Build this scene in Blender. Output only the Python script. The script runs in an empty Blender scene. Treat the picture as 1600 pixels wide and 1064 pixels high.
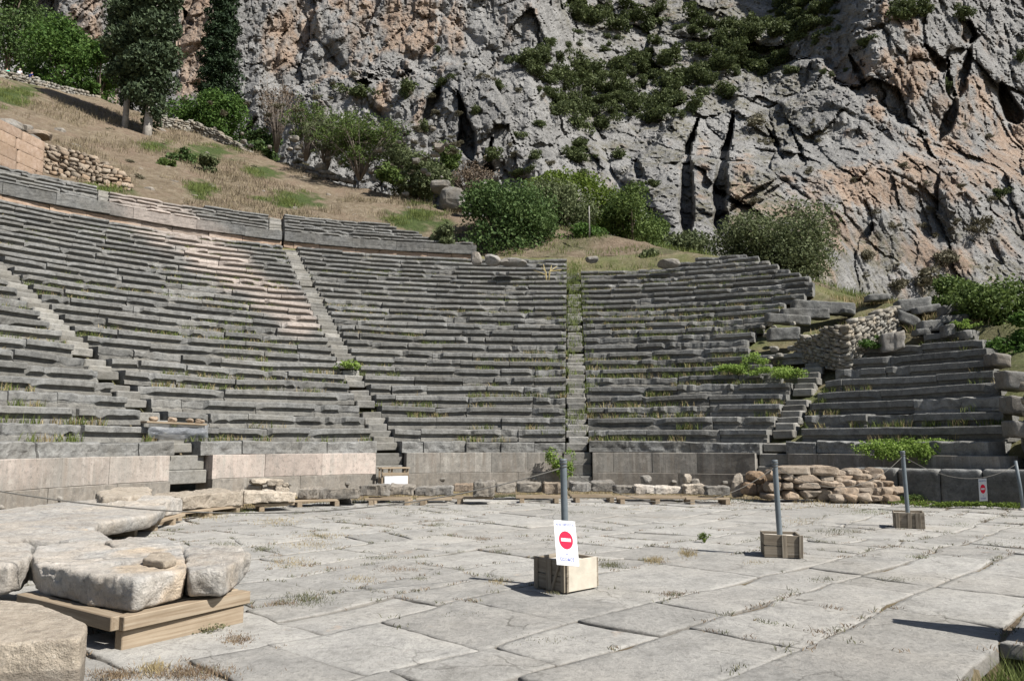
import bpy, math, random
import numpy as np
from math import radians, sin, cos, pi

# ------------------------------------------------------------------ camera, sky, sun, exposure
SC = bpy.context.scene
COL = SC.collection
F, PITCH, H = 1212.0, 0.1295, 1.5
cam_d = bpy.data.cameras.new('camera')
cam_d.sensor_width = 36.0
cam_d.lens = 36.0 * F / 1600.0
cam_d.clip_start = 0.05
cam_d.clip_end = 3000
cam = bpy.data.objects.new('camera', cam_d)
cam.location = (0, 0, H)
cam.rotation_euler = (pi / 2 + PITCH, 0, 0)
COL.objects.link(cam)
SC.camera = cam

SUN_EL, SUN_AZ = radians(49), radians(180 - 59)       # azimuth clockwise from +Y
w = bpy.data.worlds.new('World')
SC.world = w
w.use_nodes = True
wn = w.node_tree
sky = wn.nodes.new('ShaderNodeTexSky')
sky.sky_type = 'NISHITA'
sky.sun_disc = False
sky.sun_elevation = SUN_EL
sky.sun_rotation = SUN_AZ
wn.links.new(sky.outputs[0], wn.nodes['Background'].inputs[0])
wn.nodes['Background'].inputs[1].default_value = 0.05
sun_d = bpy.data.lights.new('sun', 'SUN')
sun_d.energy = 4.9
sun_d.angle = radians(0.5)
sun_d.color = (1.0, 0.955, 0.885)
sun = bpy.data.objects.new('sun', sun_d)
sd = (cos(SUN_EL) * sin(SUN_AZ), cos(SUN_EL) * cos(SUN_AZ), sin(SUN_EL))   # towards the sun
from mathutils import Vector
sun.rotation_euler = Vector(sd).to_track_quat('Z', 'Y').to_euler()
sun.location = (30, -30, 60)
COL.objects.link(sun)
SC.view_settings.view_transform = 'Standard'
SC.view_settings.look = 'None'
SC.view_settings.gamma = 1
SC.view_settings.exposure = 0.8

random.seed(7)
RNG = np.random.default_rng(11)

# ------------------------------------------------------------------ projection helpers (photo pixels 1600 x 1064)
CP, SP = cos(PITCH), sin(PITCH)
def ray(u, v):
    a = (u - 800) / F; b = (532 - v) / F
    return np.array([a, CP - b * SP, SP + b * CP])
def onz(u, v, z=0.0):
    d = ray(u, v); t = (z - H) / d[2]
    return d * t + np.array([0, 0, H])
def aty(u, v, y):
    d = ray(u, v); t = y / d[1]
    return d * t + np.array([0, 0, H])
def proj(x, y, z):
    zz = z - H
    fw = np.maximum(y * CP + zz * SP, 0.01); up = -y * SP + zz * CP
    return 800 + F * x / fw, 532 - F * up / fw

# ------------------------------------------------------------------ noise
def _h(ix, iy, iz, s):
    x = (ix.astype(np.int64) * 374761393 + iy.astype(np.int64) * 668265263 + iz.astype(np.int64) * 2147483647 % 4294967291 + s * 144665) & 0xFFFFFFFF
    x = ((x ^ (x >> 13)) * 1274126177) & 0xFFFFFFFF
    x = ((x ^ (x >> 16)) * 2246822519) & 0xFFFFFFFF
    x = x ^ (x >> 15)
    return (x & 0xFFFFFF) / float(0xFFFFFF)
def vn(p, s=0):
    """value noise, -1..1, p is (N,3)"""
    i = np.floor(p); f = p - i
    i = i.astype(np.int64); f = f * f * f * (f * (f * 6 - 15) + 10)
    r = 0
    for dx in (0, 1):
        for dy in (0, 1):
            for dz in (0, 1):
                wgt = (f[:, 0] if dx else 1 - f[:, 0]) * (f[:, 1] if dy else 1 - f[:, 1]) * (f[:, 2] if dz else 1 - f[:, 2])
                r = r + wgt * _h(i[:, 0] + dx, i[:, 1] + dy, i[:, 2] + dz, s)
    return r * 2 - 1
def fbm(p, o=4, s=0, g=0.5, l=2.03):
    a = 1; t = 0; n = 0
    for k in range(o):
        t = t + a * vn(p, s + k * 17); n += a; a *= g; p = p * l + 3.7
    return t / n
def ridged(p, o=4, s=0):
    a = 1; t = 0; n = 0
    for k in range(o):
        t = t + a * (1 - 2 * np.abs(vn(p, s + k * 17))); n += a; a *= 0.5; p = p * 2.07 + 1.3
    return t / n
def worley(p, s=0):
    i = np.floor(p).astype(np.int64)
    F1 = np.full(len(p), 9.0); F2 = np.full(len(p), 9.0); cid = np.zeros(len(p))
    for dx in (-1, 0, 1):
        for dy in (-1, 0, 1):
            for dz in (-1, 0, 1):
                c = i + np.array([dx, dy, dz])
                q = np.stack([_h(c[:, 0], c[:, 1], c[:, 2], s + k) for k in (1, 2, 3)], 1) + c
                d = np.sqrt(((q - p) ** 2).sum(1))
                hid = _h(c[:, 0], c[:, 1], c[:, 2], s + 9)
                m = d < F1
                F2 = np.where(m, F1, np.minimum(F2, d)); cid = np.where(m, hid, cid); F1 = np.where(m, d, F1)
    return F1, F2, cid
def sstep(a, b, x):
    t = np.clip((x - a) / (b - a), 0, 1)
    return t * t * (3 - 2 * t)
def P3(*a):
    return np.stack([np.asarray(x, float) for x in np.broadcast_arrays(*a)], 1)

# ------------------------------------------------------------------ objects
def mesh_np(name, V, faces, smooth=False, tint=None):
    """V (N,3); faces: (M,k) array or list of such arrays / list of index lists"""
    me = bpy.data.meshes.new(name)
    if isinstance(faces, np.ndarray): faces = [faces]
    if faces and isinstance(faces[0], np.ndarray):
        faces = [f for f in faces if len(f)]
        loops = np.concatenate([f.ravel() for f in faces]).astype(np.int32)
        tot = np.concatenate([np.full(len(f), f.shape[1]) for f in faces]).astype(np.int32)
    else:
        loops = np.array([i for f in faces for i in f], np.int32)
        tot = np.array([len(f) for f in faces], np.int32)
    st = np.concatenate([[0], np.cumsum(tot)[:-1]]).astype(np.int32)
    me.vertices.add(len(V)); me.vertices.foreach_set('co', np.asarray(V, np.float32).ravel())
    me.loops.add(len(loops)); me.loops.foreach_set('vertex_index', loops)
    me.polygons.add(len(tot)); me.polygons.foreach_set('loop_start', st)
    if tint is not None:
        a = me.attributes.new('tint', 'FLOAT_COLOR', 'POINT')
        t = np.ones((len(V), 4), np.float32); t[:, :3] = tint
        a.data.foreach_set('color', t.ravel())
    me.update(calc_edges=True); me.validate()
    me.polygons.foreach_set('use_smooth', np.full(len(me.polygons), smooth))
    return me
def tag(o, label=None, cat=None, group=None, kind=None):
    if label: o['label'] = label
    if cat: o['category'] = cat
    if group: o['group'] = group
    if kind: o['kind'] = kind
    return o
def thing(name, label, cat, loc=(0, 0, 0), group=None):
    o = bpy.data.objects.new(name, None)
    o.empty_display_size = 0.2
    COL.objects.link(o); o.location = loc
    return tag(o, label, cat, group)
def obj(name, me, mat, parent=None, label=None, cat=None, group=None, kind=None, origin=None, world=True):
    """me in world coordinates; origin or the parent's location is subtracted"""
    off = np.zeros(3)
    if parent is not None and world:
        p = parent
        while p is not None:
            off += np.array(p.location); p = p.parent
    if origin is not None: off = off + np.asarray(origin, float)
    if np.abs(off).max() > 0:
        n = len(me.vertices); c = np.empty(n * 3, np.float32); me.vertices.foreach_get('co', c)
        c = c.reshape(-1, 3) - off
        me.vertices.foreach_set('co', c.astype(np.float32).ravel()); me.update()
    o = bpy.data.objects.new(name, me)
    COL.objects.link(o)
    if mat: me.materials.append(mat)
    if parent is not None: o.parent = parent
    if origin is not None: o.location = origin
    return tag(o, label, cat, group, kind)
class MB:
    """collects shapes for one mesh"""
    def __init__(s): s.V = []; s.F = {}; s.n = 0; s.T = []
    def add(s, V, faces, tint=None):
        V = np.asarray(V, float)
        for f in (faces if isinstance(faces, list) else [faces]):
            f = np.asarray(f)
            if len(f): s.F.setdefault(f.shape[1], []).append(f + s.n)
        s.V.append(V); s.n += len(V)
        s.T.append(np.broadcast_to(np.array([0.5, 0, 0]) if tint is None else np.asarray(tint, float), (len(V), 3)))
    def mesh(s, name, smooth=False):
        return mesh_np(name, np.concatenate(s.V), [np.concatenate(x) for x in s.F.values()], smooth, np.concatenate(s.T))
def box_vf(c, ax, ay, az):
    """box with centre c and half axes"""
    c = np.asarray(c, float)
    V = np.array([c + sx * ax + sy * ay + sz * az for sz in (-1, 1) for sy in (-1, 1) for sx in (-1, 1)])
    Fq = np.array([[0, 2, 3, 1], [4, 5, 7, 6], [0, 1, 5, 4], [2, 6, 7, 3], [0, 4, 6, 2], [1, 3, 7, 5]])
    return V, Fq
def chbox_vf(sx, sy, sz, b):
    """axis-aligned chamfered box, half sizes, chamfer b"""
    V = []; 
    for X in (-1, 1):
        for Y in (-1, 1):
            for Z in (-1, 1):
                V += [(X * sx, Y * (sy - b), Z * (sz - b)), (X * (sx - b), Y * sy, Z * (sz - b)), (X * (sx - b), Y * (sy - b), Z * sz)]
    idx = lambda X, Y, Z, k: (((X > 0) * 2 + (Y > 0)) * 2 + (Z > 0)) * 3 + k
    Q = []; T = []
    for X in (-1, 1):
        q = [idx(X, a, b_, 0) for a, b_ in ((-1, -1), (1, -1), (1, 1), (-1, 1))]; Q.append(q if X > 0 else q[::-1])
    for Y in (-1, 1):
        q = [idx(a, Y, b_, 1) for a, b_ in ((-1, -1), (1, -1), (1, 1), (-1, 1))]; Q.append(q if Y < 0 else q[::-1])
    for Z in (-1, 1):
        q = [idx(a, b_, Z, 2) for a, b_ in ((-1, -1), (1, -1), (1, 1), (-1, 1))]; Q.append(q if Z > 0 else q[::-1])
    for X in (-1, 1):
        for Y in (-1, 1): Q.append([idx(X, Y, -1, 0), idx(X, Y, -1, 1), idx(X, Y, 1, 1), idx(X, Y, 1, 0)])
        for Z in (-1, 1): Q.append([idx(X, -1, Z, 0), idx(X, 1, Z, 0), idx(X, 1, Z, 2), idx(X, -1, Z, 2)])
    for Y in (-1, 1):
        for Z in (-1, 1): Q.append([idx(-1, Y, Z, 1), idx(1, Y, Z, 1), idx(1, Y, Z, 2), idx(-1, Y, Z, 2)])
    for X in (-1, 1):
        for Y in (-1, 1):
            for Z in (-1, 1): T.append([idx(X, Y, Z, k) for k in range(3)])
    return np.array(V, float), [np.array(Q), np.array(T)]
def tube_vf(pts, rad, n=8, cap=True):
    pts = np.asarray(pts, float); m = len(pts)
    rad = np.broadcast_to(np.asarray(rad, float), (m,))
    V = []; up = np.array([0.03, 0.05, 1.0])
    for i in range(m):
        d = pts[min(i + 1, m - 1)] - pts[max(i - 1, 0)]; d = d / (np.linalg.norm(d) + 1e-9)
        ref = up if abs(d[2]) < 0.9 else np.array([1.0, 0.1, 0])
        a = np.cross(d, ref); a /= np.linalg.norm(a); b = np.cross(d, a)
        t = np.arange(n) * 2 * pi / n
        V.append(pts[i] + rad[i] * (np.cos(t)[:, None] * a + np.sin(t)[:, None] * b))
    V = np.concatenate(V)
    k = np.arange(n); k2 = (k + 1) % n
    Q = np.concatenate([np.stack([i * n + k, i * n + k2, (i + 1) * n + k2, (i + 1) * n + k], 1) for i in range(m - 1)])
    fs = [Q]
    if cap: fs.append(np.array([k[::-1], (m - 1) * n + k]))
    return V, fs

# ------------------------------------------------------------------ materials
def newmat(name):
    m = bpy.data.materials.new(name); m.use_nodes = True
    nt = m.node_tree; b = nt.nodes['Principled BSDF']
    b.inputs['Specular IOR Level'].default_value = 0.2
    return m, nt, b
class N:
    def __init__(s, nt): s.nt = nt
    def new(s, t, **k):
        n = s.nt.nodes.new(t)
        for a, v in k.items(): setattr(n, a, v)
        return n
    def link(s, a, b): s.nt.links.new(a, b)
    def noise(s, vec, scale, detail=6, rough=0.6, dist=0.0):
        n = s.new('ShaderNodeTexNoise'); n.inputs['Scale'].default_value = scale
        n.inputs['Detail'].default_value = detail; n.inputs['Roughness'].default_value = rough
        n.inputs['Distortion'].default_value = dist
        if vec is not None: s.link(vec, n.inputs['Vector'])
        return n.outputs[0]
    def vor(s, vec, scale, feature='F1', out=0):
        n = s.new('ShaderNodeTexVoronoi', feature=feature); n.inputs['Scale'].default_value = scale
        if vec is not None: s.link(vec, n.inputs['Vector'])
        return n.outputs[out]
    def map(s, vec, scale=(1, 1, 1), rot=(0, 0, 0)):
        n = s.new('ShaderNodeMapping'); n.inputs['Scale'].default_value = scale; n.inputs['Rotation'].default_value = rot
        s.link(vec, n.inputs['Vector']); return n.outputs[0]
    def ramp(s, fac, stops):
        n = s.new('ShaderNodeValToRGB'); r = n.color_ramp
        while len(r.elements) < len(stops): r.elements.new(0.5)
        for e, (p, c) in zip(r.elements, stops):
            e.position = p; e.color = (*c, 1) if not isinstance(c, (int, float)) else (c, c, c, 1)
        s.link(fac, n.inputs[0]); return n.outputs[0]
    def mix(s, fac, a, b, mode='MIX'):
        n = s.new('ShaderNodeMix', data_type='RGBA', blend_type=mode)
        for i, x in ((0, fac), (6, a), (7, b)):
            if hasattr(x, 'is_linked'): s.link(x, n.inputs[i])
            elif i == 0: n.inputs[0].default_value = x
            else: n.inputs[i].default_value = (*x, 1) if not isinstance(x, (int, float)) else (x, x, x, 1)
        return n.outputs[2]
    def math(s, op, a, b=0.0):
        n = s.new('ShaderNodeMath', operation=op)
        for i, x in ((0, a), (1, b)):
            if hasattr(x, 'is_linked'): s.link(x, n.inputs[i])
            else: n.inputs[i].default_value = x
        return n.outputs[0]
    def mr(s, x, a, b, c, d):
        n = s.new('ShaderNodeMapRange'); s.link(x, n.inputs[0])
        for i, v in enumerate((a, b, c, d)): n.inputs[i + 1].default_value = v
        return n.outputs[0]
    def bump(s, hgt, strength, dist, bsdf, chain=None):
        n = s.new('ShaderNodeBump'); n.inputs['Strength'].default_value = strength; n.inputs['Distance'].default_value = dist
        s.link(hgt, n.inputs['Height'])
        if chain: s.link(chain, n.inputs['Normal'])
        s.link(n.outputs[0], bsdf.inputs['Normal']); return n.outputs[0]
    def tint(s):
        a = s.new('ShaderNodeAttribute', attribute_name='tint'); q = s.new('ShaderNodeSeparateColor'); s.link(a.outputs['Color'], q.inputs[0])
        return q.outputs
    def pos(s): return s.new('ShaderNodeNewGeometry').outputs['Position']
def stone_mat(name, dark, mid, light, pale=(0.5, 0.44, 0.39), warm=(0.36, 0.25, 0.15), sc=1.0, bump=0.02, lich=0.5, rough=0.95, streak=False, spec=0.5, gain=0.72):
    m, nt, b = newmat(name); n = N(nt); p = n.pos()
    b.inputs['Roughness'].default_value = rough
    t = n.tint()
    big = n.noise(p, 0.9 * sc, 5, 0.6); med = n.noise(p, 5 * sc, 8, 0.7); fine = n.noise(p, 38 * sc, 5, 0.7)
    col = n.ramp(med, [(0.30, dark), (0.48, mid), (0.70, light)])
    col = n.mix(n.mr(big, 0.35, 0.7, 0, 1), col, n.mix(0.5, col, warm), 'MIX')
    if streak:
        st = n.noise(n.map(p, (3.2, 3.2, 0.3)), 1.2 * sc, 6, 0.7)
        col = n.mix(n.mr(st, 0.47, 0.60, 0, 0.85), col, warm)
        col = n.mix(n.mr(n.noise(n.map(p, (5, 5, 0.25)), 1.6, 5, 0.65), 0.56, 0.64, 0, 0.6), col, tuple(min(1, x * 1.25) for x in light))
        col = n.mix(n.mr(n.noise(n.map(p, (7, 7, 0.4)), 1.0 * sc, 4, 0.6), 0.55, 0.7, 0, 0.5), col, dark)
    col = n.mix(t[1], col, n.ramp(med, [(0.3, tuple(x * 0.75 for x in pale)), (0.6, pale)]))
    if streak:
        col = n.mix(n.mr(n.noise(n.map(p, (4.5, 4.5, 0.3)), 1.1, 6, 0.7), 0.50, 0.62, 0, 0.6), col, tuple(x * 1.1 for x in mid))
        col = n.mix(n.mr(n.noise(p, 3.0, 8, 0.8), 0.55, 0.63, 0, 0.6), col, (0.62, 0.58, 0.52))
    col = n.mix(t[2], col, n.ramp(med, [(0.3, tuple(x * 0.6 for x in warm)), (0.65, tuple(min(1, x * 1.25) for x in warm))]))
    col = n.mix(n.mr(n.noise(p, 11 * sc, 8, 0.8), 0.52, 0.64, 0, 0.55), col, tuple(x * 0.62 for x in dark))
    col = n.mix(n.mr(n.noise(p, 17 * sc, 7, 0.8, 0.4), 0.56, 0.66, 0, 0.5), col, tuple(min(1, x * 1.25) for x in light))
    li = n.noise(p, 2.6 * sc, 9, 0.75, 0.6)
    col = n.mix(n.math('MULTIPLY', n.mr(li, 0.55, 0.66, 0, lich), n.math('SUBTRACT', 1.0, t[1])), col, tuple(x * 0.5 for x in dark))
    sp = n.vor(p, 22 * sc)
    col = n.mix(n.mr(sp, 0.0, 0.22, spec, 0), col, light)
    col = n.mix(n.mr(fine, 0.3, 0.7, 0.35, 0), col, dark)
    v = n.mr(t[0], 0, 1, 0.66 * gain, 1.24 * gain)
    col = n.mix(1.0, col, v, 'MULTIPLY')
    n.link(col, b.inputs['Base Color'])
    hgt = n.math('ADD', n.math('MULTIPLY', n.noise(p, 9 * sc, 10, 0.72), 1.0), n.math('MULTIPLY', fine, 0.35))
    n.bump(hgt, 0.9, bump, b)
    return m
def leaf_mat(name, c1, c2, c3, trans=0.25, sc=0.6):
    m, nt, b = newmat(name); n = N(nt)
    g = n.new('ShaderNodeNewGeometry')
    col = n.ramp(g.outputs['Random Per Island'], [(0.0, c1), (0.55, c2), (1.0, c3)])
    big = n.noise(g.outputs['Position'], sc, 3, 0.6)
    col = n.mix(n.mr(big, 0.4, 0.65, 0, 0.55), col, n.mix(0.5, c2, c3))
    n.link(col, b.inputs['Base Color']); b.inputs['Roughness'].default_value = 0.7
    tr = n.new('ShaderNodeBsdfTranslucent'); n.link(col, tr.inputs[0])
    mx = n.new('ShaderNodeMixShader'); mx.inputs[0].default_value = trans
    n.link(b.outputs[0], mx.inputs[1]); n.link(tr.outputs[0], mx.inputs[2])
    n.link(mx.outputs[0], nt.nodes['Material Output'].inputs[0])
    return m
def plain_mat(name, c, rough=0.6, var=0.25, sc=6.0, bump=0.0, metal=0.0):
    m, nt, b = newmat(name); n = N(nt); p = n.pos()
    k = n.noise(p, sc, 6, 0.65)
    n.link(n.mix(n.mr(k, 0.3, 0.7, 0, 1), tuple(x * (1 - var) for x in c), tuple(min(1, x * (1 + var * 0.6)) for x in c)), b.inputs['Base Color'])
    b.inputs['Roughness'].default_value = rough; b.inputs['Metallic'].default_value = metal
    if bump: n.bump(n.noise(p, sc * 4, 6, 0.7), 0.6, bump, b)
    return m
def wood_mat(name, c1, c2, c3):
    m, nt, b = newmat(name); n = N(nt)
    tc = n.new('ShaderNodeTexCoord').outputs['Object']
    oi = n.new('ShaderNodeObjectInfo').outputs['Random']
    va = n.new('ShaderNodeVectorMath', operation='ADD'); n.link(tc, va.inputs[0])
    cx = n.new('ShaderNodeCombineXYZ'); n.link(n.math('MULTIPLY', oi, 9.0), cx.inputs[0]); n.link(n.math('MULTIPLY', oi, 5.0), cx.inputs[1])
    n.link(cx.outputs[0], va.inputs[1])
    g = n.noise(n.map(va.outputs[0], (0.9, 26, 26)), 1.6, 5, 0.6, 0.3)
    d = n.noise(va.outputs[0], 3.0, 5, 0.65)
    col = n.ramp(g, [(0.3, c1), (0.5, c2), (0.7, c3)])
    col = n.mix(n.mr(d, 0.45, 0.7, 0, 0.55), col, c1)
    col = n.mix(1.0, col, n.mr(oi, 0, 1, 0.54, 0.76), 'MULTIPLY')
    n.link(col, b.inputs['Base Color']); b.inputs['Roughness'].default_value = 0.85
    n.bump(g, 0.5, 0.004, b)
    return m

M = {}
M['seat'] = stone_mat('seat limestone', (0.14, 0.142, 0.142), (0.29, 0.294, 0.288), (0.44, 0.442, 0.43), pale=(0.66, 0.57, 0.51), warm=(0.235, 0.215, 0.175), sc=0.9, bump=0.03, lich=0.6, gain=0.66)
M['step'] = stone_mat('step limestone', (0.20, 0.197, 0.185), (0.34, 0.335, 0.315), (0.44, 0.43, 0.41), warm=(0.28, 0.25, 0.19), sc=1.0, bump=0.02, lich=0.35)
M['podium'] = stone_mat('podium limestone', (0.21, 0.205, 0.19), (0.36, 0.345, 0.315), (0.48, 0.455, 0.415), pale=(0.88, 0.74, 0.66), warm=(0.31, 0.27, 0.225), sc=1.0, bump=0.008, lich=0.3, streak=True)
M['slab'] = stone_mat('orchestra limestone', (0.22, 0.218, 0.21), (0.38, 0.372, 0.355), (0.56, 0.54, 0.51), pale=(0.55, 0.50, 0.43), warm=(0.52, 0.41, 0.29), sc=1.5, bump=0.06, lich=0.16, gain=1.15)
M['slabtan'] = stone_mat('tan limestone', (0.27, 0.235, 0.195), (0.47, 0.41, 0.335), (0.60, 0.55, 0.48), pale=(0.62, 0.57, 0.50), warm=(0.45, 0.385, 0.305), sc=1.6, bump=0.055, lich=0.16, gain=0.95)
M['rubble'] = stone_mat('rubble stone', (0.23, 0.19, 0.15), (0.43, 0.37, 0.30), (0.56, 0.50, 0.43), warm=(0.43, 0.29, 0.18), sc=1.4, bump=0.03, lich=0.25)
M['greyrock'] = stone_mat('grey rock', (0.16, 0.155, 0.145), (0.30, 0.295, 0.28), (0.45, 0.44, 0.42), warm=(0.38, 0.30, 0.21), sc=1.3, bump=0.03, lich=0.4)
M['white rubble'] = stone_mat('white rubble', (0.22, 0.21, 0.185), (0.38, 0.37, 0.34), (0.55, 0.54, 0.50), warm=(0.38, 0.31, 0.22), sc=1.2, bump=0.03, lich=0.35)
M['wood'] = wood_mat('pale new timber', (0.29, 0.22, 0.15), (0.42, 0.335, 0.24), (0.52, 0.44, 0.335))
M['oldwood'] = wood_mat('grey planks', (0.20, 0.165, 0.125), (0.34, 0.29, 0.225), (0.46, 0.41, 0.34))
M['palewood'] = plain_mat('weathered pale plywood', (0.47, 0.43, 0.36), 0.85, 0.16, 8, 0.003)
M['concrete'] = plain_mat('poured mortar', (0.50, 0.47, 0.42), 0.9, 0.25, 7, 0.004)
M['pipe'] = plain_mat('grey plastic pipe', (0.13, 0.153, 0.17), 0.45, 0.2, 9)
M['rope'] = plain_mat('grey rope', (0.12, 0.115, 0.105), 0.9, 0.3, 40)
M['white'] = plain_mat('white sheet', (0.66, 0.66, 0.67), 0.5, 0.04, 5)
M['red'] = plain_mat('sign red', (0.70, 0.015, 0.05), 0.5, 0.05, 5)
M['blue'] = plain_mat('sign blue', (0.07, 0.10, 0.33), 0.5, 0.05, 5)
# ------------------------------------------------------------------ theatre constants
CX, CY = 1.24, 14.19
R0, WT, WC = 11.42, 1.149, 0.515
RS, ZS, DR, DZ = 12.39, 1.905, 0.743, 0.4137
RD, ZD = 31.31, 12.51
A = [radians(x) for x in (-4.47, 25.95, 56.96, -34.95)]     # stair axes: centre, left, far left, right
def pol(a, r, z=0.0):
    return np.stack(np.broadcast_arrays(CX - r * np.sin(a), CY + r * np.cos(a), z), -1)
def cone(r): return ZS + (DZ / DR) * (r - RS)
RIDGE_A = np.radians([-110, -60, -50, -36, -31, -24, -15, -5, 8, 19, 29.6, 35.6, 42, 60, 110]); RIDGE_R = np.array([17, 18.2, 19.4, 23, 25.5, 29.5, 33, 37, 42, 50, 63, 71, 72, 74, 74.])
def ground_z(x, y):
    """bank under and behind the seats, r > 11"""
    x = np.asarray(x, float); y = np.asarray(y, float)
    dx, dy = x - CX, y - CY
    r = np.hypot(dx, dy); a = np.arctan2(-dx, dy)
    rr = np.interp(a, RIDGE_A, RIDGE_R)
    z = cone(np.minimum(r, rr)) + np.where(a < radians(-44), -0.22, 0.10) * np.minimum(np.maximum(r - rr, 0), np.where(a < radians(-44), 12.0, 1e3))
    sl = np.where(((a > A[3] - 0.02) & (r < RD)) | ((a > radians(-66)) & (r < RS + DR * 8.6)), 0.66, 0.30)
    sl = np.where(r > RD + 3.5, 0.0, sl)
    # fade out under the upper tier
    z = z - sl
    z = z * (1 - 0.9 * sstep(radians(-68), radians(-84), a) * (1 - sstep(26, 40, r)))
    return z
def onbank(u, v, dz=0.0):
    d = ray(u, v); t = np.linspace(11, 110, 6000)
    x, y, z = d[0] * t, d[1] * t, H + d[2] * t
    r = np.hypot(x - CX, y - CY)
    g = cone(np.minimum(r, np.interp(np.arctan2(-(x - CX), y - CY), RIDGE_A, RIDGE_R))) + dz
    hit = z <= g
    i = np.argmax(hit) if hit.any() else np.argmin(np.where(r > 20, z - g, 1e9))
    return np.array([x[i], y[i], z[i]])

# ================================================================== GROUND + PAVING
m, nt, b = newmat('dry earth'); n = N(nt); p = n.pos()
t_ = n.tint()
c = n.ramp(n.noise(p, 3, 8, 0.7), [(0.3, (0.10, 0.075, 0.05)), (0.5, (0.21, 0.165, 0.115)), (0.72, (0.32, 0.27, 0.20))])
c = n.mix(n.mr(n.noise(p, 0.8, 5, 0.7), 0.45, 0.62, 0, 0.8), c, n.ramp(n.noise(p, 14, 6, 0.7), [(0.3, (0.16, 0.13, 0.065)), (0.7, (0.37, 0.31, 0.19))]))
c = n.mix(t_[1], c, n.ramp(n.noise(p, 12, 6, 0.7), [(0.3, (0.05, 0.075, 0.02)), (0.7, (0.15, 0.19, 0.06))]))
n.link(n.mix(1.0, n.mix(n.mr(n.vor(p, 5), 0.0, 0.18, 0.7, 0), c, (0.40, 0.37, 0.32)), (0.72, 0.72, 0.72), 'MULTIPLY'), b.inputs['Base Color'])
b.inputs['Roughness'].default_value = 1.0
n.bump(n.noise(p, 10, 9, 0.75), 1.0, 0.06, b)
M['earth'] = m

PIT = np.array([(3.52, 6.10), (2.98, 5.19), (2.3, 4.0), (4.2, 3.6), (5.2, 5.15), (3.64, 6.12)])
def inpoly(x, y, poly):
    ins = np.zeros(np.shape(x), bool); j = len(poly) - 1
    for i in range(len(poly)):
        xi, yi = poly[i]; xj, yj = poly[j]
        ins ^= ((yi > y) != (yj > y)) & (x < (xj - xi) * (y - yi) / (yj - yi + 1e-12) + xi); j = i
    return ins
def grid_quads(nu, nv):
    i = np.arange(nu * nv).reshape(nu, nv)
    return np.stack([i[:-1, :-1], i[1:, :-1], i[1:, 1:], i[:-1, 1:]], -1).reshape(-1, 4)
gx = np.concatenate([np.linspace(-400, -16, 14), np.arange(-15, 16, 0.14), np.linspace(17, 400, 14)])
gy = np.concatenate([np.linspace(-400, -9, 14), np.arange(-8, 27.5, 0.14), np.linspace(30, 400, 12)])
X, Y = np.meshgrid(gx, gy, indexing='ij')
Z = -0.075 + 0.03 * fbm(P3(X.ravel() * 2, Y.ravel() * 2, 0), 4, 5).reshape(X.shape)
RC = np.hypot(X - CX, Y - CY)
Z = np.where((Y > -5) & (np.abs(X) < 15) & ((RC < 7.6) | (Y < CY)), -0.024 + 0.25 * (Z + 0.075), Z)
Z = np.where(inpoly(X, Y, PIT), -0.55, Z)
obj('ground', mesh_np('ground', P3(X.ravel(), Y.ravel(), Z.ravel()), grid_quads(len(gx), len(gy)), True), M['earth'], kind='structure')

# paving slabs
m, nt, b = newmat('paving limestone'); n = N(nt); p = n.pos(); t = n.tint()
med = n.noise(p, 2.2, 9, 0.72)
c = n.ramp(med, [(0.30, (0.225, 0.220, 0.205)), (0.46, (0.335, 0.328, 0.31)), (0.66, (0.42, 0.41, 0.385))])
c = n.mix(n.mr(n.noise(p, 0.55, 4, 0.6), 0.45, 0.7, 0, 0.5), c, (0.41, 0.385, 0.345))
c = n.mix(n.mr(n.noise(p, 14, 9, 0.85), 0.49, 0.60, 0, 0.6), c, (0.185, 0.18, 0.168))
c = n.mix(n.mr(n.noise(p, 60, 4, 0.8), 0.52, 0.7, 0, 0.45), c, (0.18, 0.175, 0.165))
c = n.mix(n.mr(n.vor(p, 30), 0.0, 0.2, 0.5, 0), c, (0.52, 0.51, 0.49))
c = n.mix(n.mr(n.noise(p, 0.9, 6, 0.75, 1.0), 0.62, 0.70, 0, 0.55), c, (0.40, 0.31, 0.235))
ck = n.new('ShaderNodeVectorMath', operation='ADD'); n.link(p, ck.inputs[0]); cn = n.new('ShaderNodeTexNoise'); cn.inputs['Scale'].default_value = 1.6; cn.inputs['Detail'].default_value = 6; n.link(p, cn.inputs['Vector'])
sc_ = n.new('ShaderNodeVectorMath', operation='SCALE'); n.link(cn.outputs['Color'], sc_.inputs[0]); sc_.inputs['Scale'].default_value = 0.9; n.link(sc_.outputs[0], ck.inputs[1])
cr_ = n.mr(n.vor(ck.outputs[0], 0.75, 'DISTANCE_TO_EDGE'), 0.002, 0.012, 1, 0)
cr_ = n.math('MULTIPLY', cr_, n.mr(n.noise(p, 0.7, 4, 0.6), 0.47, 0.60, 0, 0.75))
c = n.mix(cr_, c, (0.09, 0.085, 0.075))
c = n.mix(n.mr(n.noise(p, 0.35, 5, 0.7), 0.5, 0.66, 0, 0.35), c, (0.25, 0.235, 0.205))
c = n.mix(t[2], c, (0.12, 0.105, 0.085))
c = n.mix(1.0, c, n.mr(t[0], 0, 1, 0.78, 1.03), 'MULTIPLY')
n.link(c, b.inputs['Base Color']); b.inputs['Roughness'].default_value = 0.9
k1 = n.bump(n.noise(p, 3.5, 8, 0.68), 0.8, 0.06, b)
n.bump(n.noise(p, 20, 10, 0.85), 0.8, 0.016, b, k1)
M['paving'] = m
E1 = np.array([0.700, 0.714]); E2 = np.array([-0.714, 0.700])
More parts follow.
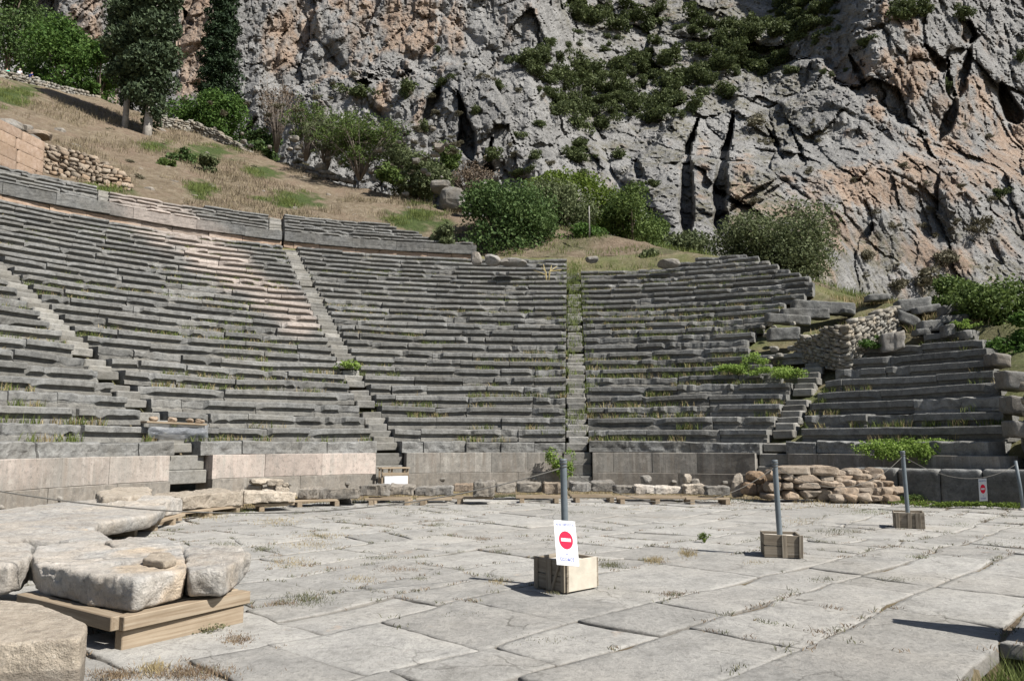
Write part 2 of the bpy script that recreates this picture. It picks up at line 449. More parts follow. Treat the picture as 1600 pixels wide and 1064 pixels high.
def clip_half(poly, p0, p1):
    """keep what lies left of p0->p1"""
    out = []; s = lambda q: (p1[0] - p0[0]) * (q[1] - p0[1]) - (p1[1] - p0[1]) * (q[0] - p0[0])
    for i in range(len(poly)):
        q, r_ = poly[i], poly[(i + 1) % len(poly)]; a_, b_ = s(q), s(r_)
        if a_ >= 0: out.append(q)
        if a_ * b_ < 0: out.append(q + (r_ - q) * (a_ / (a_ - b_)))
    return out
JOINTS = []
def paved(x, y):
    dx, dy = x - CX, y - CY; r = math.hypot(dx, dy); a = math.degrees(math.atan2(-dx, dy))
    if dy > 0: return r < np.interp(a, [-90, -60, -40, -20, 90], [11.5, 10.2, 9.0, 7.9, 7.9])
    return -9 < x < 14 and y > -4
def slab_poly_ring(q, rs, jit, seed, step=0.09):
    """resample polygon outline with ragged edges"""
    q = np.array(q); out = []
    for i in range(len(q)):
        p0, p1 = q[i], q[(i + 1) % len(q)]; L = np.linalg.norm(p1 - p0); k = max(2, int(L / step))
        tt = np.arange(k) / k
        out.append(p0 + (p1 - p0) * tt[:, None])
    out = np.concatenate(out)
    nn = np.stack([fbm(P3(out[:, 0] * 3.1, out[:, 1] * 3.1, seed), 4, 3), fbm(P3(out[:, 0] * 3.1, out[:, 1] * 3.1, seed + 5.5), 4, 8)], 1)
    return out + nn * jit
pv = MB(); rs = random.Random(5)
v0 = -16.0
slabs = []
while v0 < 24:
    wv = rs.choice([0.65, 0.8, 0.95, 1.1, 1.25]); u0 = -14 + rs.random()
    while u0 < 34:
        wu = rs.choice([0.6, 0.8, 1.0, 1.25, 1.5, 1.8])
        q = [E1 * u + E2 * v for u, v in ((u0, v0), (u0 + wu, v0), (u0 + wu, v0 + wv), (u0, v0 + wv))]
        cc = sum(q) / 4
        if wv > 1.2 and rs.random() < 0.3:      # a course split in two for one block
            k = v0 + wv * rs.uniform(0.4, 0.6)
            slabs.append((u0, u0 + wu, v0, k)); slabs.append((u0, u0 + wu, k, v0 + wv))
        else: slabs.append((u0, u0 + wu, v0, v0 + wv))
        u0 += wu
    v0 += wv
def wob(p):
    p = np.asarray(p, float)
    q = np.array([[p[0] * 0.35, p[1] * 0.35, 0]]); q2 = np.array([[p[0] * 1.7, p[1] * 1.7, 4.0]])
    return p + np.array([0.35 * vn(q, 3)[0] + 0.10 * vn(q2, 7)[0], 0.35 * vn(q, 4)[0] + 0.10 * vn(q2, 8)[0]])
for (ua, ub, va, vb) in slabs:
    q = [wob(E1 * u + E2 * v) for u, v in ((ua, va), ((ua + ub) / 2, va), (ub, va), (ub, vb), ((ua + ub) / 2, vb), (ua, vb))]
    cc = sum(q) / 6
    if not paved(*cc): continue
    if cc[1] < 8 and cc[0] > 1:
        if (2.98 - 3.52) * (cc[1] - 6.10) - (5.19 - 6.10) * (cc[0] - 3.52) < 0 or cc[1] > 6.4:
            q2 = clip_half(q, np.array([2.98, 5.19]), np.array([3.52, 6.10]))
            if cc[1] > 6.2: q2 = q
            q = q2
        else: q = clip_half(q, np.array([3.62, 6.14]), np.array([5.2, 5.17])[::1]) if False else clip_half(q, np.array([3.62, 6.14]), np.array([5.2, 5.17]))
        if len(q) < 3: continue
        cc = sum(q) / len(q)
        if inpoly(np.array([cc[0]]), np.array([cc[1]]), PIT)[0]: continue
    seed = rs.random() * 50
    gap = rs.uniform(0.003, 0.013)
    ring = slab_poly_ring(q, rs, 0.032, seed, 0.07)
    d = ring - cc; L = np.linalg.norm(d, axis=1)[:, None]; d = d / L
    zt = rs.uniform(-0.007, 0.007); tx, ty = rs.uniform(-0.007, 0.007), rs.uniform(-0.007, 0.007)
    edge = fbm(P3(ring[:, 0] * 5, ring[:, 1] * 5, seed), 3, 2)[:, None]
    def lvl(inset, dz):
        xy = cc + d * np.maximum(L - gap - inset, 0.02)
        z = zt + tx * (xy[:, 0] - cc[0]) + ty * (xy[:, 1] - cc[1]) + dz + 0.012 * fbm(P3(xy[:, 0] * 1.3, xy[:, 1] * 1.3, seed), 3, 6)
        return np.column_stack([xy, z])
    chip = np.clip(edge * 1.6, 0, 1)
    rings = [lvl(0, -0.11), lvl(0, -0.014), lvl(0.006 + 0.035 * chip, -0.002), lvl(0.07 + 0.02 * chip, 0.0)] + [cc_ for cc_ in ()]
    k = len(ring); V = np.concatenate(rings + [np.array([[*cc, zt + 0.004]])])
    i = np.arange(k); j = (i + 1) % k
    Q = np.concatenate([np.stack([a * k + i, a * k + j, (a + 1) * k + j, (a + 1) * k + i], 1) for a in range(3)])
    T3 = np.stack([3 * k + i, 3 * k + j, np.full(k, 4 * k)], 1)
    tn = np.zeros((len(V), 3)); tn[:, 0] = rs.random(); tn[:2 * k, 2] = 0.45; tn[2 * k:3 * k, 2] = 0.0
    pv.add(V, [Q, T3], tn)
    for a in range(0, k):
        JOINTS.append((ring[a][0], ring[a][1]))
obj('paving', pv.mesh('paving', True), M['paving'], kind='structure')
JOINTS = np.array(JOINTS)

# ================================================================== SEATING
PALE = [((205, 300), (330, 395), 46), ((330, 395), (470, 500), 36)]
def seg_dist(u, v, a, b):
    a = np.array(a, float); b = np.array(b, float); d = b - a
    t = np.clip(((u - a[0]) * d[0] + (v - a[1]) * d[1]) / (d @ d), 0, 1)
    return np.hypot(u - a[0] - t * d[0], v - a[1] - t * d[1])
def pale_mask(P):
    u, v = proj(P[:, 0], P[:, 1], P[:, 2])
    k = np.zeros(len(P))
    for a, b_, wd in PALE:
        k = np.maximum(k, 1 - sstep(0.35, 1.05, seg_dist(u, v, a, b_) / wd + 0.45 * fbm(P * 1.1, 3, 77)))
    return k * 0.9
def seat_blocks(mb, a_lo, a_hi, r, z, rs, depth=0.78, h=DZ, lip=0.155, und=0.125, dmg=0.5, step=0.13, miss=0.03, plain=False, base_drop=0.0, lmin=1.0, lmax=2.3, jr=0.022, wi_shade=None):
    """a course of blocks on the arc r between two angles"""
    fwd = min(0.055, und * 0.5)
    prof = np.array([(depth, 0.0), (0.12, 0.0), (0.02, -0.006), (0.0, -0.03), (0.0, -lip), (0.02, -lip - 0.012), (und, -lip - 0.03), (und, -lip - 0.125), (fwd, -lip - 0.15), (fwd - 0.01, -h - base_drop), (depth, -h - base_drop)])
    if plain: prof[4:10] = [(0.0, -h * 0.35), (0.0, -h * 0.5), (0.005, -h * 0.65), (0.0, -h * 0.8), (0.0, -h * 0.9), (0.0, -h - base_drop)]
    NP = len(prof)
    a = a_lo
    while a < a_hi - 0.15 / r:
        L = rs.uniform(lmin, lmax); a2 = min(a + L / r, a_hi)
        if (a_hi - a2) * r < 0.5: a2 = a_hi
        if rs.random() < miss: a = a2; continue
        g = 0.004 + 0.012 * rs.random() ** 2
        ns = max(3, int((a2 - a) * r / step) + 1)
        s = np.linspace(a + g / r, a2 - g / r, ns)
        jit, jz, tl, tw = rs.gauss(0, jr), rs.gauss(0, 0.014), rs.gauss(0, 0.012), rs.gauss(0, 0.018)
        x = np.linspace(-1, 1, ns)
        wx = s * r
        n1 = fbm(P3(wx * 0.55, z * 3, r), 3, 21)
        n2 = fbm(P3(wx * 3.2, z * 3, r), 4, 22)
        thr = 0.34 - 0.34 * dmg + rs.uniform(-0.12, 0.22)
        D = sstep(thr, thr + 0.10, n1 + 0.32 * n2 - 0.1)
        for sgn in (-1, 1):
            if rs.random() < 0.30 * (0.5 + dmg): D = np.maximum(D, sstep(1 - rs.uniform(0.08, 0.45), 1.0, sgn * x + 0.12 * n2))
        pr = np.repeat(prof[None], ns, 0).copy()
        if not plain:
            rec = D * (0.085 + 0.06 * n2)
            for k, f in ((2, 0.9), (3, 1.0), (4, 1.0), (5, 1.0)): pr[:, k, 0] += rec * f
            for k in (6, 7): pr[:, k, 0] = pr[:, k, 0] * (1 - D * 0.85) + (0.075 + 0.03 * n2) * D * 0.85
            pr[:, 4, 1] -= D * (0.05 + 0.05 * n2); pr[:, 5, 1] -= D * (0.08 + 0.05 * n2)
            pr[:, 6, 1] = np.minimum(pr[:, 6, 1], pr[:, 5, 1] - 0.01); pr[:, 7, 1] = np.minimum(pr[:, 7, 1], pr[:, 6, 1] - 0.01)
            for k in (1, 2, 3): pr[:, k, 1] -= D * (0.02 + 0.06 * np.abs(n2)) * (1.0 if k > 1 else 0.4)
            for k in (6, 7): pr[:, k, 0] = np.maximum(pr[:, k, 0], pr[:, 5, 0] * 0.95)
        # fine wear
        q = np.stack([np.repeat(wx[:, None], NP, 1), np.full((ns, NP), z) + pr[:, :, 1], np.full((ns, NP), r) + pr[:, :, 0]], -1).reshape(-1, 3)
        f1 = (fbm(q * 4.2, 4, 31)).reshape(ns, NP); f2 = (fbm(q * 4.2, 4, 37)).reshape(ns, NP)
        amp = np.full((ns, 1), 0.014) + D[:, None] * 0.05
        if plain: amp = np.full((ns, 1), 0.05)
        wgt = np.array([0, 0.5, 1, 1, 1, 1, 1, 1, 1, 0.6, 0])
        pr[:, :, 0] += f1 * amp * wgt; pr[:, :, 1] += f2 * amp * np.array([0, 1, 1, 1, 1, 1, 0.4, 0.4, 0.4, 0, 0])
        pr[0, 1:6, 0] += 0.02 * rs.random(); pr[-1, 1:6, 0] += 0.02 * rs.random()
        zlow = 0.035 * fbm(P3(wx * 0.35, r * 1.9, 3.0), 3, 24)[:, None]
        rr = r + jit + 0.05 * fbm(P3(wx * 0.3, r * 2.3, 8.0), 3, 25)[:, None] + tw * x[:, None] + pr[:, :, 0]; zz = z + jz + zlow + tl * x[:, None] + pr[:, :, 1]
        V = pol(s[:, None], rr, zz).reshape(-1, 3)
        i = np.arange(ns - 1)[:, None] * NP; k = np.arange(NP)[None]; k2 = (k + 1) % NP
        Q = np.stack([i + k, i + NP + k, i + NP + k2, i + k2], -1).reshape(-1, 4)
        caps = np.array([list(range(NP)), list(range((ns - 1) * NP, ns * NP))[::-1]])
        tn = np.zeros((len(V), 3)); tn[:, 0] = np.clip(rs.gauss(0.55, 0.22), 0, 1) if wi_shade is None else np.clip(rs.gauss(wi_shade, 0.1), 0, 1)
        tn[:, 1] = pale_mask(V)
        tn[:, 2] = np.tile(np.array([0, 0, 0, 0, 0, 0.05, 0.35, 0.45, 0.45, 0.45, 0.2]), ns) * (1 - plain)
        mb.add(V, [Q, caps], tn)
        a = a2
R_BOUND_V = [395, 404, 412, 420, 430, 440, 455, 470, 485, 500, 512, 525, 545, 551, 557, 565, 600, 620, 645, 670, 720]
R_BOUND_U = [1160, 1196, 1212, 1236, 1262, 1268, 1268, 1225, 1215, 1192, 1187, 1166, 1168, 1290, 1290, 1200, 1235, 1240, 1214, 1200, 1195]
RL_V = [525, 533, 545, 555, 565, 580, 600, 620, 640, 665, 720]; RL_U = [1440, 1392, 1345, 1330, 1322, 1300, 1284, 1268, 1258, 1252, 1245]
RR_V = [520, 535, 560, 590, 620, 650, 665, 690, 720]; RR_U = [1520, 1540, 1545, 1556, 1562, 1568, 1574, 1566, 1560]
wedges = [
    ('seating wedge of curved grey stone rows at the far left, left of the leftmost stairway', A[2], radians(88), 26),
    ('broad seating wedge with a pale bleached streak across its upper grey rows', A[1], A[2], 26),
    ('middle seating wedge of grey rows, left of the central stairway', A[0], A[1], 26),
    ('overgrown seating wedge with broken right ends, directly right of the central stairway', A[3], A[0], 25),
    ('low right hand seating wedge of dark shaded stone rows beside the squared end pier', radians(-66), A[3], 9),
]
HW = 0.39
WEDGE_ROWS = []
for wi, (lab, a_lo, a_hi, nk) in enumerate(wedges):
    mid = (a_lo + a_hi) / 2
    base = pol(mid, R0 + 0.4, WT)
    th = thing('seating_wedge', lab, 'seating', tuple(base), 'wedges of stone seating')
    rs = random.Random(100 + wi)
    for k in range(-1, nk):
        r = RS + DR * k; z = ZS + DZ * k
        lo, hi = a_lo + HW / r, a_hi - HW / r
        if wi == 3:
            aa = np.linspace(hi, lo, 400); q = pol(aa, r, z); u, v = proj(q[:, 0], q[:, 1], q[:, 2])
            bad = u > np.interp(v, R_BOUND_V, R_BOUND_U)
            if k >= 0 and bad.any(): lo = aa[np.argmax(bad)]
            if k >= 23:
                aa = np.linspace(hi, lo, 400); q = pol(aa, r, z); u, v = proj(q[:, 0], q[:, 1], q[:, 2])
                ok = u > (1035 if k == 23 else 1085); hi = aa[np.argmax(ok)]
        if wi == 4 and k >= 0:
            aa = np.linspace(hi, lo, 400); q = pol(aa, r, z); u, v = proj(q[:, 0], q[:, 1], q[:, 2])
            ok = u > np.interp(v, RL_V, RL_U); hi = aa[np.argmax(ok)]
            bad = u > np.interp(v, RR_V, RR_U)
            if bad.any(): lo = aa[np.argmax(bad)]
        if wi == 2 and k >= 24:
            aa = np.linspace(hi, lo, 400); q = pol(aa, r, z); u, v = proj(q[:, 0], q[:, 1], q[:, 2])
            ok = u > (0 if k == 24 else 0); hi = aa[np.argmax(ok)]
        if hi - lo < 0.3 / r: continue
        mb = MB()
        if k == -1:
            seat_blocks(mb, lo, hi, R0 + 0.22, ZS - DZ, rs, h=DZ - 0.07, plain=True, miss=0.0, lmin=0.8, lmax=2.2, depth=0.95, step=0.07, base_drop=0.01)
            nm = 'base_course'
        else:
            dm = [0.70, 0.64, 0.55, 0.82, 0.36][wi]
            if wi == 1: dm = 0.5 + 0.25 * (k < 9)
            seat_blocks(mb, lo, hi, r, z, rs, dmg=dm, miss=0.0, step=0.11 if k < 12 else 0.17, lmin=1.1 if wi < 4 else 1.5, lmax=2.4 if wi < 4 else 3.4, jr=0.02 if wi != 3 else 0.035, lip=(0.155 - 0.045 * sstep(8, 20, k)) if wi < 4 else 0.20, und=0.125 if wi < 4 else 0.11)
            nm = 'seat_row'
            WEDGE_ROWS.append((wi, k, lo, hi, r, z))
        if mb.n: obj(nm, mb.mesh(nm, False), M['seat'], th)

# upper tier above the walkway: two pieces left of the gap, one right
def uangle(u, r, z):
    aa = np.linspace(radians(75), radians(-10), 2000); q = pol(aa, r, z); uu, vv = proj(q[:, 0], q[:, 1], q[:, 2])
    return aa[np.argmin(np.abs(uu - u))]
M['base pink'] = stone_mat('pinkish bedding stone', (0.30, 0.21, 0.15), (0.48, 0.36, 0.28), (0.58, 0.46, 0.38), sc=1.0, bump=0.02, lich=0.1)
upper = [
    ('upper tier seating block at the far left, below the dry stone wall', -260, 152, [0] * 6),
    ('upper tier seating block with bleached pale stones, between the two short upper stairs', 172, 420, [0, 0, 0, 0, 0, -230]),
    ('upper tier seating block stepping down at its right end', 445, 745, [0, -5, -55, -85, -90, -125, -135]),
]
for ui, (lab, u0, u1, cut) in enumerate(upper):
    rs = random.Random(300 + ui)
    a1_, a0_ = uangle(u0, RD, ZD) if u0 > 0 else radians(70), uangle(u1, RD, ZD)
    th = thing('upper_seating_wedge', lab, 'seating', tuple(pol((a0_ + a1_) / 2, RD, ZD)), 'blocks of the upper tier')
    for j in range(len(cut)):
        r = RD + (0.0 if j == 0 else 0.15 + 0.72 * j); z = ZD + 0.66 + 0.385 * j
        lo = uangle(u1 + cut[j], r, z); hi = uangle(u0, r, z) if u0 > 0 else radians(70)
        if cut[j] < -200: lo, hi = uangle(u1 + 0, r, z), uangle(320, r, z)
        mb = MB()
        if j == 0:
            lo = uangle(u1 + 21, r, z) if ui < 2 else lo
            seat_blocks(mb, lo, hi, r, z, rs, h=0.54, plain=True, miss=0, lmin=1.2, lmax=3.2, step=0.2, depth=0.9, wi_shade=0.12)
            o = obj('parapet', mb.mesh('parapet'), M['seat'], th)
            mb = MB(); seat_blocks(mb, lo, hi, r + 0.16, z - 0.54, rs, h=0.35, plain=True, miss=0, lmin=1.0, lmax=2.2, step=0.3, depth=0.7)
            obj('bedding_course', mb.mesh('bedding_course'), M['base pink'], th)
        else:
            seat_blocks(mb, lo, hi, r, z, rs, h=0.385, dmg=0.55, miss=0.0, step=0.2, lip=0.085)
            obj('seat_row', mb.mesh('seat_row'), M['seat'], th)
    if ui < 2:
        su = thing('stairway', ['short worn upper stair in the gap of the upper tier at the far left', 'short overgrown upper stair in the gap left of the stepped upper tier'][ui], 'stairs', tuple(pol(a0_, RD + 0.5, ZD)), 'short upper stairs')
        for j in range(10):
            r = RD + 0.55 + 0.36 * j; z = ZD + 0.66 + 0.19 * j; aM = (uangle(u1, r, z) + uangle(u1 + 20, r, z)) / 2; hw_ = abs(uangle(u1, r, z) - uangle(u1 + 20, r, z)) * r / 2
            td = np.array([-cos(aM), -sin(aM), 0]); rd_ = np.array([-sin(aM), cos(aM), 0])
            V, fs = chbox_vf(hw_ * 0.95, 0.25, 0.22, 0.03); V = pol(aM, r + .2, z - .2) + V[:, :1] * td + V[:, 1:2] * rd_ + V[:, 2:] * np.array([0, 0, 1.0])
            V = V + 0.06 * np.stack([fbm(V * 3, 3, 41), fbm(V * 3, 3, 42), fbm(V * 3, 3, 43)], 1); mm = MB(); mm.add(V, fs, [rs.random(), 0, 0.1]); obj('step', mm.mesh('step'), M['step'], su)

# stairways
st_labels = ['central stone stairway climbing straight up between seat rows', 'stone stairway left of centre, behind the white board and timber frame',
             'leftmost worn stone stairway slanting up from the dark hole in the podium', 'short right hand stone stairway beside the dark shaded rows']
STAIR_ROWS = [25, 26, 26, 9]
for si, a in enumerate(A):
    rs = random.Random(500 + si)
    th = thing('stairway', st_labels[si], 'stairs', tuple(pol(a, R0 + 0.3, 0)), 'stairways between seating wedges')
    mb_list = []
    t_dir = np.array([-cos(a), -sin(a), 0]); r_dir = np.array([-sin(a), cos(a), 0]); zz = np.array([0, 0, 1.0])
    # steps through the podium
    for j in range(3):
        if si == 2 and j == 0: continue
        zt = WT * (j + 1) / 3 + rs.uniform(-.01, .01); rf = R0 + 0.02 + 0.14 * j
        hgt = WT / 3
        if si == 2 and j == 1: hgt *= 0.95
        wdt = 0.47 if si != 2 else 0.60
        V, fs = chbox_vf(wdt - 0.012, 0.45, hgt / 2 - 0.004, 0.02)
        V = pol(a, rf + 0.45, zt - hgt / 2) + V[:, :1] * t_dir + V[:, 1:2] * r_dir + V[:, 2:] * zz
        V = V + 0.012 * np.stack([fbm(V * 3, 3, 41), fbm(V * 3, 3, 42), fbm(V * 3, 3, 43)], 1)
        mb_list.append((V, fs))
    ntot = STAIR_ROWS[si] * 2
    for j in range(ntot):
        k = j / 2.0 - 0.5
        r = RS + DR * (k - 0.5) + 0.30; z = ZS + DZ * (k - 0.5) + rs.uniform(-.02, .02)
        if si == 0 and j > 24 and rs.random() < 0.5: continue
        if rs.random() < 0.1: continue
        wdt = HW - 0.02 - rs.random() * 0.05
        V, fs = chbox_vf(wdt, 0.28, 0.13, 0.03)
        V = V * np.array([1, 1, 1]) 
        V = pol(a, r + 0.26, z - 0.16) + V[:, :1] * t_dir + V[:, 1:2] * r_dir * 1.0 + V[:, 2:] * zz
        V = V + 0.05 * np.stack([fbm(V * 3, 3, 41), fbm(V * 3, 3, 42), 0.7 * fbm(V * 3, 3, 43)], 1) + t_dir * rs.uniform(-.04, .04)
        mb_list.append((V, fs))
    for V, fs in mb_list:
        mb = MB(); tn = np.zeros((len(V), 3)); tn[:, 0] = rs.random(); tn[:, 1] = 0
        mb.add(V, fs, tn)
        obj('step', mb.mesh('step'), M['step'], th)

# bank of earth beneath the seats, hillside behind them
aa = np.radians(np.arange(-100, 96, 0.5)); rr = np.arange(R0 + 0.75, RD + 1.2, 0.22)
AA, RR = np.meshgrid(aa, rr, indexing='ij')
Pq = pol(AA, RR, 0).reshape(-1, 3); Pq[:, 2] = ground_z(Pq[:, 0], Pq[:, 1])
nz = fbm(Pq * 0.9, 5, 61)
far_right = (AA.ravel() < A[3])
Pq[:, 2] += np.where(far_right, 0.28, 0.08) * nz
Pq[:, 2] = np.where(RR.ravel() < R0 + 1.1, np.minimum(Pq[:, 2], WT - 0.05), Pq[:, 2])
u, v = proj(Pq[:, 0], Pq[:, 1], Pq[:, 2])
tn = np.zeros((len(Pq), 3)); tn[:, 1] = np.clip(0.55 + 0.9 * nz, 0, 1) * 0.75
obj('earth_bank', mesh_np('earth_bank', Pq, grid_quads(len(aa), len(rr)), True, tn), M['earth'], kind='structure')

GREEN = [(20, 148, 34, 16), (325, 240, 36, 12), (410, 271, 20, 9), (312, 298, 22, 12), (455, 313, 45, 10), (650, 345, 40, 20), (690, 358, 22, 14), (170, 294, 40, 8), (570, 262, 30, 12), (920, 440, 20, 20), (240, 228, 20, 6)]
m, nt, b = newmat('dry slope'); n = N(nt); p = n.pos(); t_ = n.tint()
c = n.ramp(n.noise(p, 1.6, 9, 0.75), [(0.3, (0.15, 0.11, 0.07)), (0.48, (0.27, 0.21, 0.135)), (0.7, (0.42, 0.345, 0.235))])
c = n.mix(n.mr(n.noise(p, 0.35, 5, 0.65), 0.45, 0.65, 0, 0.7), c, (0.29, 0.205, 0.14))
c = n.mix(n.mr(n.noise(p, 6, 8, 0.8), 0.52, 0.66, 0, 0.6), c, (0.12, 0.10, 0.06))
c = n.mix(n.mr(n.vor(p, 2.2), 0.0, 0.16, 0.8, 0), c, (0.44, 0.41, 0.37))
c = n.mix(t_[1], c, n.ramp(n.noise(p, 4, 8, 0.75), [(0.3, (0.04, 0.06, 0.018)), (0.7, (0.13, 0.17, 0.05))]))
n.link(n.mix(1.0, c, (0.70, 0.72, 0.78), 'MULTIPLY'), b.inputs['Base Color']); b.inputs['Roughness'].default_value = 1
n.bump(n.noise(p, 5, 10, 0.78), 1.0, 0.25, b)
M['slope'] = m
aa = np.radians(np.arange(-112, 112, 0.4)); rr = np.concatenate([np.arange(RD + 0.9, 75, 0.4), np.linspace(76, 190, 30)])
AA, RR = np.meshgrid(aa, rr, indexing='ij')
Pq = pol(AA, RR, 0).reshape(-1, 3); Pq[:, 2] = ground_z(Pq[:, 0], Pq[:, 1])
def upper_lift(P):
    """the slope is cut down to sit under the upper tier"""
    r = np.hypot(P[:, 0] - CX, P[:, 1] - CY); a = np.arctan2(-(P[:, 0] - CX), P[:, 1] - CY)
    u_, v_ = proj(P[:, 0], P[:, 1], P[:, 2])
    under = (1 - sstep(RD + 4.4, RD + 6.0, r)) * sstep(radians(2), radians(6), a)
    return np.where(under > 0, -0.45 * under, 0)
Pq[:, 2] += upper_lift(Pq) + 0.35 * fbm(Pq * 0.28, 5, 63) * sstep(RD, RD + 7, RR.ravel()) + 0.12 * fbm(Pq * 1.4, 4, 64)
u, v = proj(Pq[:, 0], Pq[:, 1], Pq[:, 2])
def green_mask(u, v, P):
    k = np.zeros(len(u)); nn = fbm(P * 1.3, 4, 65)
    for (gu, gv, ru, rv) in GREEN: k = np.maximum(k, 1 - sstep(0.6, 1.15, np.hypot((u - gu) / ru, (v - gv) / rv) * 0.8 + 1.0 * nn))
    return k
tn = np.zeros((len(Pq), 3)); tn[:, 1] = np.clip(green_mask(u, v, Pq), 0, 1)
tn[:, 1] = np.maximum(tn[:, 1], 0.6 * sstep(radians(4), radians(-6), AA.ravel()) * sstep(-0.1, 0.3, fbm(Pq * 0.5, 4, 66)))
obj('hillside', mesh_np('hillside', Pq, grid_quads(len(aa), len(rr)), True, tn), M['slope'], kind='structure')

# ================================================================== PODIUM WALL
def podium_piece(a_lo, a_hi, lab, seed, pale, dark=0.0):
    rs = random.Random(seed)
    th = thing('podium_wall', lab, 'wall', tuple(pol((a_lo + a_hi) / 2, R0, 0)), 'stretches of the orchestra wall')
    for part, z0, z1, rf, lm in (('upper_course', WC, WT, R0, (1.1, 1.9)), ('lower_course', -0.1, WC - 0.004, R0 - 0.045, (1.2, 2.4))):
        mb = MB(); a = a_lo
        while a < a_hi - 0.01:
            a2 = min(a + rs.uniform(*lm) / R0, a_hi)
            if (a_hi - a2) * R0 < 0.5: a2 = a_hi
            ns = max(4, int((a2 - a) * R0 / 0.15)); g = 0.003 + 0.004 * rs.random()
            s = np.linspace(a + g / R0, a2 - g / R0, ns)
            zs = np.concatenate([[z0 + 0.0], np.linspace(z0 + 0.012, z1 - 0.012, 6), [z1]])
            S, ZZ = np.meshgrid(s, zs, indexing='ij')
            inset = np.zeros_like(ZZ); inset[:, 0] = 0.012; inset[:, -1] = 0.012; inset[0, :] = 0.012; inset[-1, :] = 0.012
            q = P3(S.ravel() * R0, ZZ.ravel(), 0)
            rr_ = rf + rs.gauss(0, 0.006) + inset + 0.010 * fbm(q * 3.0, 4, seed).reshape(S.shape) + 0.03 * np.clip(fbm(q * 1.7, 4, seed + 3).reshape(S.shape) - 0.25, 0, 1)
            V = pol(S, rr_, ZZ).reshape(-1, 3); nn = len(zs)
            Vb = pol(s, R0 + 0.75, z1); Vc = pol(s, R0 + 0.75, z0)
            Q = grid_quads(ns, nn)[:, ::-1]
            base = len(V); i = np.arange(ns - 1)
            top = np.stack([i * nn + nn - 1, base + i, base + i + 1, (i + 1) * nn + nn - 1], 1)[:, ::-1]
            VV = np.concatenate([V, Vb, Vc])
            cap0 = [list(range(0, nn)) + [base, base + ns]]; cap1 = [list(range((ns - 1) * nn, ns * nn)) + [base + ns - 1, base + 2 * ns - 1]]
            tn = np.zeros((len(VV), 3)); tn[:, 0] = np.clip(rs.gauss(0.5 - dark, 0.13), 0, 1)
            tn[:, 1] = np.clip((pale + 0.5 * fbm(VV * 0.7, 3, seed + 8) if part == 'upper_course' else 0.0), 0, 0.9)
            tn[:, 2] = 0.45 if part == 'lower_course' else 0.0
            mb.add(VV, [Q, top, np.array(cap0), np.array(cap1)], tn)
            a = a2
        obj(part, mb.mesh(part), M['podium'], th)
    # lifting bosses left on the lower course
    a = a_lo + 0.08
    while a < a_hi - 0.06:
        c_ = pol(a, R0 - 0.06, WC * rs.uniform(0.42, 0.62))
        V = slab_like(c_, (0.085, 0.035, 0.05), rs.randrange(999), 0.5)
        mb = MB(); mb.add(*V); obj('boss', mb.mesh('boss', True), M['podium'], th)
        a += rs.uniform(1.0, 2.2) / R0
_lat = [(i / 8 * pi) for i in range(9)]
def slab_like(c, half, seed, sq=0.6, amp=0.16, n1=9, n2=14):
    """angular lump: superellipsoid cut by random planes"""
    th = np.linspace(0.0, pi, n1); ph = np.arange(n2) * 2 * pi / n2
    f = lambda x: np.sign(x) * np.abs(x) ** sq
    V = np.array([[f(sin(t)) * f(cos(p_)), f(sin(t)) * f(sin(p_)), f(cos(t))] for t in th for p_ in ph])
    if amp > 0:
        rg = np.random.default_rng(int(seed) + 17)
        q = V * 0.9 + seed * 1.37
        V = V * (1 + amp * 0.8 * fbm(q * 1.2, 3, int(seed) % 89))[:, None]
        for _ in range(7):
            nrm = rg.normal(size=3); nrm /= np.linalg.norm(nrm); lim = rg.uniform(0.62, 0.95) * (1.0 + 0.25 * (1 - sq))
            ex = np.maximum(V @ nrm - lim, 0); V = V - ex[:, None] * nrm * 0.92
    V = V * np.asarray(half) + np.asarray(c)
    i = np.arange(n1 - 1)[:, None] * n2; k = np.arange(n2)[None]; k2 = (k + 1) % n2
    return V, np.stack([i + k, i + n2 + k, i + n2 + k2, i + k2], -1).reshape(-1, 4)
hw = 0.49 / R0
podium_piece(A[2] + 0.62 / R0, radians(92), 'pink and grey stained podium wall stretch at the far left edge, behind the big flat slabs', 701, 0.38)
podium_piece(A[1] + hw, A[2] - 0.62 / R0, 'bright pinkish cleaned podium wall stretch between the dark hole and the timber frame', 702, 0.72)
podium_piece(A[0] + hw, A[1] - hw, 'grey streaked podium wall stretch between the timber frame and the green bush', 703, 0.0)
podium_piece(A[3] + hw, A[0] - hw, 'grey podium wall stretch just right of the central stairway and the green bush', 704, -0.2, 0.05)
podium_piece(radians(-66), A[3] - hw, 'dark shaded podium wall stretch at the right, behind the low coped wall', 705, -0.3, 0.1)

# ================================================================== CLIFF
CU = np.arange(-420, 2021, 2.2); CV = np.arange(-300, 560, 1.7)
UU, VV = np.meshgrid(CU, CV, indexing='ij'); uu, vv = UU.ravel(), VV.ravel()
D0 = np.interp(uu, [-500, 0, 400, 700, 850, 1000, 1200, 1500, 2100], [112, 100, 98, 97, 96, 96, 97, 100, 116])
def curve(v, pts):     # u position of an edge at height v
    pts = sorted(pts, key=lambda q: q[1]); return np.interp(v, [q[1] for q in pts], [q[0] for q in pts])
def curve_u(u, pts): return np.interp(u, [q[0] for q in pts], [q[1] for q in pts])
wn_ = P3(uu / 60.0, vv / 60.0, 0)
wob_u = 26 * fbm(wn_, 5, 81, .6); wob_v = 44 * fbm(wn_, 6, 82, .65)
gul = sstep(820, 930, uu + wob_u) * (1 - sstep(1180, 1400, uu + wob_u))
slope = 0.045 + 0.11 * gul + 0.03 * sstep(1400, 1600, uu)
D = D0 + slope * (300 - vv)
